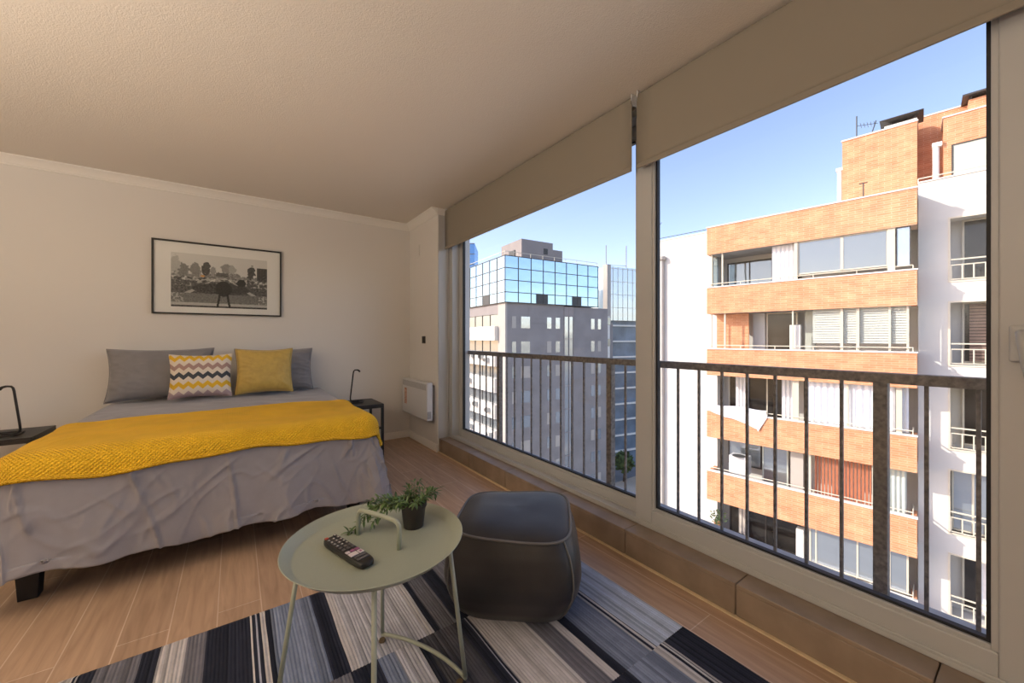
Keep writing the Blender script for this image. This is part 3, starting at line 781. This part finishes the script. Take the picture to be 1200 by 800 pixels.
# unseen fill lamp, added behind the camera to brighten the room
fl = empty('added_fill_lamp', (-2.0, .8, 0)); tag(fl, 'added standing lamp with shade, unseen behind the viewer, to brighten the room', 'lamp')
MB().lathe([(.0005,0),(.14,0),(.14,.012),(.02,.02),(.0005,.02)], 32).build('base', M['black'], fl, angle=40)
MB().tube([(0,0,.02),(0,0,.80)], .011, 12).build('pole', M['black'], fl, smooth=True)
sh = MB().grid(lambda u, v: ((.20-.06*v)*math.cos(u*2*PI), (.20-.06*v)*math.sin(u*2*PI), 0.72+.26*v), 40, 2, closed_u=True).build('lamp_shade', M['mat'], fl, smooth=True)

# ------------------------------------------------------------------ neighbour building with brick balconies
TH = math.atan2(325, 635); TH = math.atan(325/454)
Fv = Vector((math.sin(TH), math.cos(TH), 0)); Rv = Vector((math.cos(TH), -math.sin(TH), 0))
def frame_at(d, r, ang):
    ang = math.radians(ang); x = Fv*math.cos(ang)+Rv*math.sin(ang); o = Fv*d+Rv*r
    return (o.x, o.y, 0), math.atan2(x.y, x.x)
loc, rz = frame_at(16.9, 8.5, 136.5)
GZ = -20.0
bb_ = empty('apartment_building', loc, rz); tag(bb_, 'white apartment block with orange brick balcony bands seen through the right window', 'building')
P = lambda mb, n, mm, par=None, **k: mb.build(n, mm, par or bb_, **k)
w = MB()
w.box(-3.3, .12, .9, 9, GZ, 5.93)                 # white wall left of the balconies
w.box(.12, 6.36, 1.75, 9, GZ, 5.85)               # wall behind the balconies
w.box(6.36, 7.04, .9, 9, GZ, 6.25)                # pier between balconies and bay
ops = [(4.96-2.68*k-.0, 2.88-2.68*k) for k in range(7)]
w.box(9.2, 13, .9, 9, GZ, 6.25); w.box(7.04, 9.2, 1.75, 9, GZ, 6.25); w.box(7.04, 9.2, .9, 1.75, 4.96, 6.25)
for k in range(7):
    zt_ = ops[k][1]; zb_ = ops[k+1][0] if k < 6 else GZ
    w.box(7.04, 9.2, .9, 1.75, zb_, zt_)
P(w, 'wall', M['stucco'])
P(MB().box(.0, 6.36, .14, 1.75, 5.72, 5.84), 'roof_slab', M['soffit'])
bands = [(5.88,4.72),(3.27,2.15),(.62,-.50),(-2.05,-3.19),(-4.66,-5.90),(-7.32,-8.5),(-9.95,-11.1),(-12.6,-13.7)]
for i, (t_, b_) in enumerate(bands):
    P(MB().box(0, 6.34, 0, .14, b_, t_).box(0, .14, .14, .9, b_, t_).box(6.20, 6.34, .14, .9, b_, t_), 'brick_parapet', M['brick'])
    P(MB().box(-.02, 6.36, -.03, .17, t_, t_+.045), 'coping', M['coping'])
    if i: P(MB().box(.12, 6.36, .142, 1.75, b_+.02, b_+.18), 'balcony_slab', M['soffit'])
    else: P(MB().box(.14, 6.20, .142, 1.75, b_+.02, b_+.14), 'balcony_slab', M['soffit'])
    if i:
        r_ = MB().tube([(.1,.06,t_+.17),(6.25,.06,t_+.17)], .018, 6)
        for s_ in (.1, 1.3, 2.5, 3.7, 4.9, 6.25): r_.tube([(s_,.06,t_+.04),(s_,.06,t_+.17)], .014, 6)
        r_.tube([(6.25,.06,t_+.17),(6.25,.9,t_+.17)], .018, 6)
        P(r_, 'balcony_rail', M['wrail'])
def frame_rect(mb, s0, s1, z0, z1, n, w_=.05, d_=.05):
    mb.box(s0, s0+w_, n, n+d_, z0, z1).box(s1-w_, s1, n, n+d_, z0, z1).box(s0+w_, s1-w_, n, n+d_, z0, z0+w_).box(s0+w_, s1-w_, n, n+d_, z1-w_, z1)
def window(s0, s1, z0, z1, n, mullions=(), fm='beigef', gm='bglass', fw=.05):
    f = MB(); frame_rect(f, s0, s1, z0, z1, n, fw)
    for q in mullions: f.box(q-fw/2, q+fw/2, n, n+.05, z0+fw, z1-fw)
    f = P(f, 'window_frame', M[fm])
    P(MB().box(s0+fw, s1-fw, n+.02, n+.03, z0+fw, z1-fw), 'window_pane', M[gm], f)
    return f
def curtain(s0, s1, z0, z1, n, mm='curt', amp=.025, wl=.14, name='curtain'):
    o = MB().grid(lambda u, v: (s0+(s1-s0)*u, n+amp*math.sin((s1-s0)*u/wl*2*PI)*(.6+.4*(1-v)), z0+(z1-z0)*v), max(8, int((s1-s0)*50)), 2)
    return P(o, name, M[mm], smooth=True)
def slats(s0, s1, z0, z1, n, mm, step=.09, name='slatted_shutter', vertical=False):
    q = MB()
    if vertical:
        s_ = s0
        while s_ < s1: q.box(s_, min(s1, s_+step*.72), n, n+.02, z0, z1); s_ += step
    else:
        z_ = z0
        while z_ < z1: q.box(s0, s1, n, n+.025, z_, min(z1, z_+step*.8)); z_ += step
    return P(q, name, M[mm])
# storey A
z0, z1 = 3.32, 4.72
window(.14, .20, z0, z1, .16); 
q = MB().box(.15, .17, .2, .9, z0, z1); P(q, 'side_pane', M['bglass'])
P(MB().box(.56, .62, .10, .16, z0, z1).box(.13, .19, .10, .16, z0, z1), 'window_post', M['beigef'])
window(.30, 3.0, z0-.9, z1-.2, 1.66, (1.2, 2.05), 'darkf', 'mirror2')
curtain(2.35, 3.15, z0-.2, z1, .30)
P(MB().box(3.12, 3.22, .06, .16, z0, z1), 'window_post', M['beigef'])
f = MB(); frame_rect(f, 3.22, 5.68, z0+.17, z1, .10, .045); f.box(4.46, 4.54, .10, .15, z0+.17, z1)
f = P(f, 'window_frame', M['beigef']); P(MB().box(3.27, 5.63, .12, .13, z0+.21, z1-.05), 'window_pane', M['mirror2'], f)
P(MB().box(5.66, 5.84, .05, .18, z0, z1), 'window_post', M['beigef'])
f = MB(); frame_rect(f, 5.86, 6.20, z0+.1, z1, .10, .03); f = P(f, 'window_frame', M['darkf']); P(MB().box(5.89, 6.17, .12, .13, z0+.13, z1-.03), 'window_pane', M['mirror3'], f)
# storey B
z0, z1 = .67, 2.15
P(MB().box(.20, 1.45, .62, .68, z0-.2, z1), 'side_partition', M['brick'])
P(MB().box(.14, .18, .10, .14, z0, z1).box(.66, .72, .10, .14, z0, z1), 'window_post', M['beigef'])
window(1.95, 3.02, z0-.6, z1, 1.2, (), 'beigef', 'dkglass')
P(MB().box(1.45, 1.9, 1.2, 1.26, z0-.6, z1), 'partition', M['stucco'])
P(MB().box(3.05, 3.10, .06, .12, z0, z1), 'window_post', M['beigef'])
P(MB().box(2.95, 3.28, .20, .50, z0-.3, z1-.55), 'cupboard', M['coping'])
P(MB().box(3.30, 3.62, 1.0, 1.06, z0-.3, z1), 'partition', M['shut'])
slats(3.66, 6.10, z0+.25, z1, .22, 'shut', .085)
P(MB().box(4.45, 4.53, .12, .20, z0, z1).box(4.88, 4.96, .12, .20, z0, z1).box(5.68, 5.74, .12, .20, z0, z1).box(6.10, 6.16, .12, .20, z0, z1), 'window_post', M['beigef'])
# storey C
z0, z1 = -2.00, -.50
window(.40, 2.7, z0-.5, z1, 1.5, (1.15, 1.9), 'beigef', 'dkglass')
curtain(.72, 1.22, z0-.3, z1, 1.40); curtain(2.55, 3.0, z0-.3, z1, .9)
P(MB().box(3.05, 3.25, .12, .22, z0, z1).box(5.86, 6.0, .12, .2, z0, z1), 'window_post', M['beigef'])
P(MB().box(3.27, 3.5, .9, .96, z0-.3, z1), 'partition', M['darkf'])
curtain(3.52, 5.84, z0, z1, .24, 'curt', .03, .19)
P(MB().box(4.62, 4.68, .12, .18, z0, z1), 'window_post', M['beigef'])
curtain(6.0, 6.15, z0, z1, .3, 'curt')
# storey D
z0, z1 = -4.61, -3.19
window(.45, 1.75, z0+.1, z1, 1.3, (), 'darkf', 'mirror3'); window(1.85, 2.75, z0-.3, z1, 1.0, (), 'shut', 'mirror3')
P(MB().box(2.95, 3.35, .35, .75, z0-.3, z1), 'partition', M['cream'])
slats(3.7, 5.25, z0-.1, z1, .35, 'redcurt', .10, 'vertical_blind', True)
P(MB().box(5.28, 5.34, .12, .2, z0, z1).box(3.55, 3.62, .12, .2, z0, z1), 'window_post', M['beigef'])
curtain(5.36, 6.1, z0-.2, z1, .35, 'shut', .03, .12)
# storey E
z0, z1 = -7.27, -5.90
window(.50, 3.1, z0-.4, z1, 1.3, (1.1, 1.9), 'darkf', 'dkglass'); curtain(.9, 1.25, z0-.2, z1, 1.2, 'cream')
P(MB().box(3.15, 3.38, .2, .5, z0-.2, z1-.25), 'partition', M['coping'])
window(3.55, 6.15, z0, z1, .25, (3.75, 4.9, 5.7), 'beigef', 'mirror3')
for k in (5, 6, 7):
    b_ = bands[k]; window(.4, 6.1, b_[1]-1.4, b_[1], .9, (1.5, 3, 4.5), 'beigef', 'mirror2')
# bay openings with small railings, right
for k, (t_, b_) in enumerate(ops[:6]):
    f = MB(); frame_rect(f, 7.02, 9.2, b_, t_, .88, .05, .06); P(f, 'bay_frame', M['wrail'])
    if k == 3: f = window(7.10, 9.15, b_+.1, t_-.02, 1.10, (7.55, 8.05, 8.6), 'beigef', 'mirror3')
    else:
        f = window(7.35, 9.15, b_+.1, t_-.02, 1.60, (8.0,), 'beigef', 'dkglass')
        if k == 1: slats(7.5, 9.05, b_+.15, t_-.1, 1.5, 'brshut', .10)
        if k == 4: curtain(7.75, 8.05, b_+.15, t_-.1, 1.5)
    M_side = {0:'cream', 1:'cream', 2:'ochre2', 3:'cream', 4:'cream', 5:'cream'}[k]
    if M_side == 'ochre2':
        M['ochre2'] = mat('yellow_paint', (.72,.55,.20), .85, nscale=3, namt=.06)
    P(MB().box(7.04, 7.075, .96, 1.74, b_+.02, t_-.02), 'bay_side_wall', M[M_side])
    r_ = MB().box(7.07, 9.2, .90, .93, b_+.70, b_+.74).box(7.07, 9.2, .90, .93, b_+.53, b_+.56).box(7.07, 9.2, .90, .93, b_+.08, b_+.11)
    s_ = 7.07
    while s_ < 9.2: r_.box(s_, s_+.03, .90, .93, b_+.11, b_+.53); s_ += .235
    P(r_, 'bay_railing', M['wrail'])
# penthouse
P(MB().box(4.2, 6.33, 3.0, 6.0, 5.85, 9.15).box(5.4, 12, 4.3, 8, 5.85, 9.72).box(6.98, 12, 3.0, 6, 6.2, 8.62).box(6.98, 12, 3.0, 3.3, 8.62, 8.98), 'penthouse', M['brick'])
P(MB().box(4.17, 6.36, 2.97, 6.03, 9.15, 9.2).box(6.36, 12, 4.27, 8, 9.72, 9.77).box(6.95, 12, 2.97, 6, 8.98, 9.03), 'penthouse_coping', M['coping'])
window(7.17, 9.0, 6.78, 7.95, 2.95, (), 'darkf', 'shut', .04)
P(MB().tube([(6.80,3.0,6.2),(6.80,3.0,8.05)], .09, 10).box(6.70, 6.95, 2.9, 3.1, 8.0, 8.15), 'vent_pipe', M['coping'], angle=40)
P(MB().tube([(4.12,3.1,5.85),(4.12,3.1,8.0)], .09, 10).box(4.0, 4.22, 3.0, 3.2, 8.0, 8.12), 'vent_pipe', M['coping'], angle=40)
q = MB().quadbox([(5.42,3.0,9.25),(6.42,3.0,9.25),(6.5,4.2,9.25),(5.42,4.2,9.25),(5.42,3.0,9.32),(6.52,2.9,9.72),(6.52,4.2,9.72),(5.42,4.2,9.32)])
P(MB().box(5.45, 6.33, 3.02, 3.9, 9.2, 9.29), 'chimney_curb', M['coping'])
P(MB().quadbox([(5.62,3.1,9.40),(6.30,3.1,9.40),(6.30,3.8,9.40),(5.62,3.8,9.40),(5.32,2.80,9.47),(6.50,2.80,9.47),(6.50,4.1,9.47),(5.32,4.1,9.47)]).box(5.6,5.66,3.08,3.14,9.29,9.42).box(6.24,6.30,3.08,3.14,9.29,9.42).box(5.9,6.1,3.3,3.7,9.29,9.42), 'chimney_cap', M['darkf'])
P(MB().box(7.6, 8.6, 3.6, 4.2, 9.03, 9.62), 'chimney', M['brick'])
P(MB().box(7.45, 8.9, 3.4, 4.3, 9.72, 9.78).box(7.62,7.68,3.62,3.68,9.62,9.72).box(8.5,8.56,3.62,3.68,9.62,9.72), 'chimney_cap', M['darkf'])
q = MB().tube([(4.62,3.3,9.2),(4.62,3.3,10.15)], .022, 6)
q.tube([(4.62,3.3,9.75),(5.25,3.3,9.62)], .010, 5).tube([(5.05,3.3,9.2),(5.2,3.3,9.75)], .018, 5)
for k in range(5): q.tube([(4.75+.1*k,3.05,9.72-.02*k),(4.75+.1*k,3.55,9.72-.02*k)], .007, 4)
P(q, 'antenna', M['darkf'])
P(MB().tube([(4.92,2.0,5.85),(4.92,2.0,7.0)], .022, 6).tube([(4.80,2.0,6.98),(5.04,2.0,6.98)], .02, 6), 'roof_vent', M['darkf'])
P(MB().tube([(-2.75,1.2,5.9),(-2.75,1.2,7.0)], .022, 6).tube([(-2.75,1.2,6.8),(-2.6,1.2,6.95)], .012, 5), 'roof_vent', M['darkf'])
P(MB().tube([(-3.2,1.0,6.1),(.12,1.0,6.1)], .014, 5).tube([(-3.2,1.0,5.9),(-3.2,1.0,6.1)], .014, 5), 'roof_rail', M['darkf'])
P(MB().tube([(6.36,1.0,6.42),(12,1.0,6.42)], .02, 5).tube([(6.36,1.0,6.25),(6.36,1.0,6.42)], .014, 5).tube([(8.9,1.0,6.25),(8.9,1.0,6.42)], .014, 5), 'roof_rail', M['wrail'])
P(MB().box(-3.33, .12, .87, 1.1, 5.93, 5.97).box(6.36, 13, .87, 1.1, 6.25, 6.29), 'wall_coping', M['coping'])
M['pipe'] = mat('grey_vent_pipe', (.5,.47,.43), .6, nscale=3, namt=.06)
P(MB().tube([(-2.39,.80,GZ),(-2.39,.80,4.95)], .085, 12).lathe([(.17,0),(.19,.04),(.17,.16),(.1,.2)], 16, (-2.39,.80,4.95)), 'downpipe', M['pipe'], angle=40)
# things on the balconies
def local(s_, n_, z_):
    return (loc[0]+math.cos(rz)*s_-math.sin(rz)*n_, loc[1]+math.sin(rz)*s_+math.cos(rz)*n_, z_)
def clothf(u, v):
    s_ = .12+2.1*u; drop = (.25+.55*u if u < .85 else .80-.6*(u-.85)/.15)
    x = s_; zz_ = -1.80 - .03*math.sin(u*9)
    if v < .3: return (x, .30-.32*v/.3, zz_+.03*math.sin(v*10))
    t_ = (v-.3)/.7; return (x+.05*t_, -.05-.02*math.sin(u*25)*t_, zz_-drop*t_)
o = MB().grid(clothf, 60, 16).build('draped_cloth', M['curt'], smooth=True); o.location = loc; o.rotation_euler = (0,0,rz)
tag(o, 'white sheet draped over a brick balcony parapet of the block opposite', 'sheet')
a = empty('air_conditioner', local(1.15, .35, -4.61), rz); tag(a, 'white air conditioner box on a balcony with washing below the draped sheet', 'air conditioner')
MB().box(-.35, .35, -.1, .45, .0, .75).build('case', M['white'], a, bevel=.02)
MB().lathe([(.0,0),(.24,0),(.24,.02),(.0,.02)], 20).build('fan_grille', M['fan'], a, loc=(0,0,.75))
pl_ = empty('balcony_plant', local(.35, .35, -7.25), rz); tag(pl_, 'terracotta pot plant on the lowest visible balcony of the block opposite', 'potted plant')
MB().lathe([(.0,0),(.12,0),(.17,.28),(.19,.30),(.0,.30)], 16).build('pot', M['terra'], pl_, angle=40)
q = MB(); rn = random.Random(5)
for k in range(120):
    a_ = rn.uniform(0, 2*PI); r_ = rn.uniform(0, .3); z_ = .3+rn.uniform(0, .5); c_ = Vector((r_*math.cos(a_), r_*math.sin(a_), z_)); d_ = Vector((rn.uniform(-1,1), rn.uniform(-1,1), rn.uniform(-.3,1))).normalized()*.12; e_ = d_.orthogonal().normalized()*.03
    q.v += [tuple(c_), tuple(c_+d_*.5+e_), tuple(c_+d_), tuple(c_+d_*.5-e_)]; n_ = len(q.v); q.f.append((n_-4,n_-3,n_-2,n_-1)); q.m.append(0)
q.build('foliage', M['tree'], pl_)

# ------------------------------------------------------------------ grey office building (left window)
loc2, rz2 = frame_at(46, -.6, 59)
gb = empty('office_building', loc2, rz2); tag(gb, 'dark grey building topped by blue mirror glass storeys seen through the left window', 'building')
P = lambda mb, n, mm, par=None, **k: mb.build(n, mm, par or gb, **k)
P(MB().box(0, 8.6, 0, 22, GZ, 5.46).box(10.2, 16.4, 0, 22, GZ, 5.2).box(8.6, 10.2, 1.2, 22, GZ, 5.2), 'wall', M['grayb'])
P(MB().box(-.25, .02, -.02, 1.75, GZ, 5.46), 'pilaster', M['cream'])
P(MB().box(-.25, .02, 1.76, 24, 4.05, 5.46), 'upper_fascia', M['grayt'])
# glass top
P(MB().box(-.42, 14.3, -.28, 22, 5.35, 10.86), 'glass_storeys', M['mirror'])
q = MB()
zs = [5.35, 6.55, 7.98, 9.42, 10.86]
for i in range(9):
    x = -.42+14.72*i/8; q.box(x-.035, x+.035, -.33, -.27, 5.35, 10.9)
for i in range(13):
    y_ = -.28+1.95*i; q.box(-.47, -.41, y_-.03, y_+.03, 5.35, 10.9)
for z_ in zs:
    q.box(-.47, 14.33, -.33, -.27, z_-.04, z_+.04); q.box(-.47, -.41, -.28, 22, z_-.04, z_+.04)
P(q, 'glazing_grid', M['darkf'])
P(MB().box(4.0, 5.8, -.30, -.26, 5.4, 6.5).box(9.7, 11.3, -.30, -.26, 5.4, 6.5).box(-.44, -.40, 3.7, 5.5, 5.4, 6.5).box(-.44, -.40, 9.5, 11.4, 5.4, 6.5), 'open_pane', M['fan'])
q = MB().box(8.6, 10.2, -.05, .02, 3.9, 5.2)
for x in (8.62, 9.4, 10.18): q.box(x-.03, x+.03, -.08, .0, GZ, 5.2)
for k in range(8): q.box(8.6, 10.2, -.08, 0, 4.0-3.05*k, 4.08-3.05*k)
P(q, 'stair_glazing_frame', M['grayt']); P(MB().box(8.62, 10.18, .02, .06, GZ, 5.2), 'stair_glazing', M['mirror3'])
for k in range(8):
    zt_ = 3.72-3.03*k
    for s0_, s1_ in ((.70,1.25),(1.97,3.27),(5.86,6.54),(7.22,7.91),(13.26,13.88),(14.51,15.07)):
        P(MB().box(s0_, s1_, -.03, .02, zt_-1.42, zt_), 'window', M['mirror3'] if (k+int(s0_)) % 3 else M['cream'])  # some panes in cream: their lit look is put into the colour
# lit side: ribbon windows and white spandrels with cooling units
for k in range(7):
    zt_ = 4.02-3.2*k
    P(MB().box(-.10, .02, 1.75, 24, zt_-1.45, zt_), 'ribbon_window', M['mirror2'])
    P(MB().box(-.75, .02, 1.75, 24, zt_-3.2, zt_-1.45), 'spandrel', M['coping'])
    q = MB()
    for j in range(10): q.box(-.16, -.10, 1.8+2.2*j, 1.88+2.2*j, zt_-1.45, zt_)
    P(q, 'window_mullions', M['darkf'])
ac0 = None; rn = random.Random(11)
for k in range(7):
    for j in range(4):
        y_ = 3.0+2.9*j+rn.uniform(-.9,.9); z_ = 4.02-3.2*k-2.6+rn.uniform(-.2,.3)
        if (k == 0 and j < 3) or rn.random() < .15: continue
        wl = (loc2[0]+math.cos(rz2)*(-.98)-math.sin(rz2)*y_, loc2[1]+math.sin(rz2)*(-.98)+math.cos(rz2)*y_, z_)
        if ac0 is None:
            ac0 = a = empty('cooling_unit', wl, rz2)
            MB().box(-.20, .22, -.40, .40, 0, .62).build('case', M['acgrey'], a, bevel=.02)
            MB().lathe([(0,0),(.24,0),(.24,.03),(0,.03)], 18).build('fan', M['fan'], a)
            fn_ = [c for c in bpy.data.objects if c.parent == a and c.name.startswith('fan')][0]; fn_.location = (-.20, .1, .31); fn_.rotation_euler = (0, -PI/2, 0)
        else:
            a = copy_tree(ac0); a.location = wl
        tag(a, 'small grey air conditioning unit hung on the white bands of the grey building', 'air conditioner', 'cooling units on the grey building')
# rooftop volumes
P(MB().box(4.6, 9.8, 4, 9.5, 10.86, 14.4).box(9.8, 11.5, 4, 9, 10.86, 13.5), 'rooftop_box', M['grayt'])
P(MB().box(4.5, 4.62, 5.6, 7.2, 11, 13.2).box(8.2, 8.9, 3.97, 4.0, 12.7, 13.5), 'rooftop_door', M['fan'])
q = MB().box(-.4, 14.3, -.2, -.16, 11.35, 11.4).box(-.4, -.36, -.2, 22, 11.35, 11.4)
for i in range(9): q.box(-.4+14.6*i/8-.02, -.4+14.6*i/8+.02, -.2, -.16, 10.86, 11.4)
P(q, 'roof_rail', M['wrail'])
P(MB().box(16.42, 17.1, .3, 3, GZ, 4.2), 'end_balconies', M['coping'])
q = MB()
for k in range(8): q.box(16.40, 17.14, .22, 3, 3.0-3.03*k, 4.0-3.03*k)
P(q, 'end_windows', M['mirror2'])

# back block with dark glass
l3, r3 = frame_at(74, 14.6, 59)
b3 = empty('office_building', l3, r3); tag(b3, 'low dark glass block just visible behind the right end of the grey building', 'building')
MB().box(0, 4.2, 0, 5, GZ, 9.6).build('wall', M['mirror2'], b3)
q = MB()
for i in range(5): q.box(1.0*i-.04, 1.0*i+.04, -.06, 0, 0, 9.6)
for i in range(4): q.box(0, 4.2, -.06, 0, 9.6-1.6*i-.1, 9.6-1.6*i)
q.build('glazing_grid', M['grayt'], b3)
# pale glass tower
l4, r4 = frame_at(62, 15.35, 66)
b4 = empty('glass_tower', l4, r4); tag(b4, 'pale blue glass tower between the grey building and the window mullion', 'building')
MB().box(0, 11, 0, 4.5, 3.9, 12.6).build('upper_glazing', M['mirror3'], b4)
MB().box(.0, 11, .4, 4.5, GZ, 3.9).build('lower_glazing', M['slate'], b4)
MB().box(-.3, .9, -.1, 1, GZ, 3.6).build('pier', M['grayb'], b4)
MB().box(-.2, .5, -.1, 1, 3.6, 12.9).build('corner_column', M['cream'], b4)
q = MB()
for i in range(12): q.box(i*1.0-.02, i*1.0+.02, -.05, 0, 3.9, 12.6)
for i in range(5): q.box(0, 11, -.05, 0, 3.9+2.1*i, 3.96+2.1*i)
q.build('glazing_grid', M['wrail'], b4)
for k in range(9):
    MB().box(.9, 11, .0, .4, 3.0-2.55*k, 3.25-2.55*k).build('floor_band', M['coping'], b4)
MB().tube([(1.2,2,12.6),(1.2,2,16.5)], .06, 5).tube([(5.4,2,12.6),(5.4,2,16.8)], .07, 5).tube([(1.2,2,13.2),(5.4,2,13.4)], .04, 5).build('roof_masts', M['grayt'], b4)
# far blue tower
l5, r5 = frame_at(118, -11.9, 149)
b5 = empty('glass_tower', l5, r5); tag(b5, 'deep blue glass tower at the far left of the skyline', 'building')
l5b = frame_at(118, -22, 90)
b5.location = l5b[0]; b5.rotation_euler = (0, 0, l5b[1])
MB().box(0, 10.6, 0, 12, GZ, 30).build('glazing', M['bluetower'], b5)
q = MB()
for i in range(8): q.box(0, 10.65, -.1, 0, 29.8-3.2*i, 30-3.2*i)
q.build('floor_lines', M['grayt'], b5)

# street level
o = MB().box(-60, 220, -120, 220, GZ-.5, GZ).build('ground', M['asph']); structure(o)
o = MB().box(30, 52, 16, 37, GZ, GZ+.12).build('pavement', M['tan']); structure(o)
def street_tree(x, y, h_, label, seed):
    t_ = empty('street_tree', (x, y, GZ)); tag(t_, label, 'tree', None); rn = random.Random(seed)
    MB().tube([(0,0,0),(.1,0,h_*.3),(0,.1,h_*.55)], [.2,.16,.1], 8).build('trunk', M['bark'], t_, smooth=True)
    q = MB()
    for k in range(900):
        a_ = rn.uniform(0, 2*PI); ph = math.acos(rn.uniform(-1, 1)); r_ = h_*.30*rn.random()**.33
        c_ = Vector((r_*math.sin(ph)*math.cos(a_), r_*math.sin(ph)*math.sin(a_), h_*.68+r_*math.cos(ph)*1.1))
        d_ = Vector((rn.gauss(0,1), rn.gauss(0,1), rn.gauss(0,1))).normalized()*.5; e_ = d_.orthogonal().normalized()*.2
        q.v += [tuple(c_), tuple(c_+d_*.5+e_), tuple(c_+d_), tuple(c_+d_*.5-e_)]; n_ = len(q.v); q.f.append((n_-4,n_-3,n_-2,n_-1)); q.m.append(0)
    q.build('foliage', M['tree'], t_)
street_tree(46.4, 36.6, 4.4, 'street tree at the foot of the pale glass tower', 1)
street_tree(48.9, 34.0, 4.0, 'second street tree below the pale glass tower, nearer the mullion', 2)

# ------------------------------------------------------------------ light
wd = bpy.data.worlds.new('sky'); sc.world = wd; wd.use_nodes = True
N = wd.node_tree.nodes; L = wd.node_tree.links; bg = N['Background']
sk = N.new('ShaderNodeTexSky'); sk.sky_type = 'NISHITA'; sk.sun_disc = False
sdir = Vector((-1.029, .867, .77)).normalized()
sk.sun_elevation = math.asin(sdir.z); sk.sun_rotation = math.atan2(sdir.x, sdir.y); sk.altitude = 500; sk.air_density = 1.0; sk.dust_density = 1.6; sk.ozone_density = 1.6
hs = N.new('ShaderNodeMix'); hs.data_type = 'RGBA'; hs.blend_type = 'MULTIPLY'; hs.inputs[0].default_value = 1; hs.inputs[7].default_value = (1.17, 1.0, .985, 1)
L.new(sk.outputs[0], hs.inputs[6]); L.new(hs.outputs[2], bg.inputs[0]); bg.inputs[1].default_value = .36
su = bpy.data.lights.new('sun', 'SUN'); su.energy = 4.7; su.angle = .009; su.color = (1, .93, .82)
so = bpy.data.objects.new('sun', su); COL.objects.link(so); so.rotation_euler = (-sdir).to_track_quat('-Z', 'Y').to_euler()
def area(name, loc_, size, energy, color, rot, shape='DISK'):
    l = bpy.data.lights.new(name, 'AREA'); l.shape = shape; l.size = size; l.energy = energy; l.color = color
    o = bpy.data.objects.new(name, l); COL.objects.link(o); o.location = loc_; o.rotation_euler = rot; return o
def point(name, loc_, rad, energy, color):
    l = bpy.data.lights.new(name, 'POINT'); l.energy = energy; l.color = color; l.shadow_soft_size = rad
    o = bpy.data.objects.new(name, l); COL.objects.link(o); o.location = loc_; return o
point('added_fill_bulb', (-2.0, .8, .86), .08, 7, (1, .87, .72))  # weak warm fill inside the added, unseen lamp
area('added_fill_uplight', (-2.0, .8, .97), .26, 104, (1, .87, .72), (PI, 0, 0))  # main added fill, sent up to the ceiling to raise the room brightness

# ------------------------------------------------------------------ camera
cam = bpy.data.cameras.new('camera'); co = bpy.data.objects.new('camera', cam); COL.objects.link(co)
cam.sensor_width = 36; cam.sensor_fit = 'HORIZONTAL'; cam.lens = 454/1200*36
cam.shift_y = -4/1200      # horizon at row 396
cam.clip_start = .02; cam.clip_end = 600
co.location = (0, 0, 1.1); co.rotation_euler = (PI/2, 0, -TH)
sc.camera = co
vs = sc.view_settings; vs.view_transform = 'Standard'; vs.look = 'None'; vs.gamma = 1; vs.use_curve_mapping = False; vs.exposure = 0
cy = sc.cycles; cy.use_denoising = True; cy.max_bounces = 10; cy.diffuse_bounces = 6; cy.glossy_bounces = 4; cy.transparent_max_bounces = 16
cy.sample_clamp_indirect = 6; cy.caustics_reflective = False; cy.caustics_refractive = False
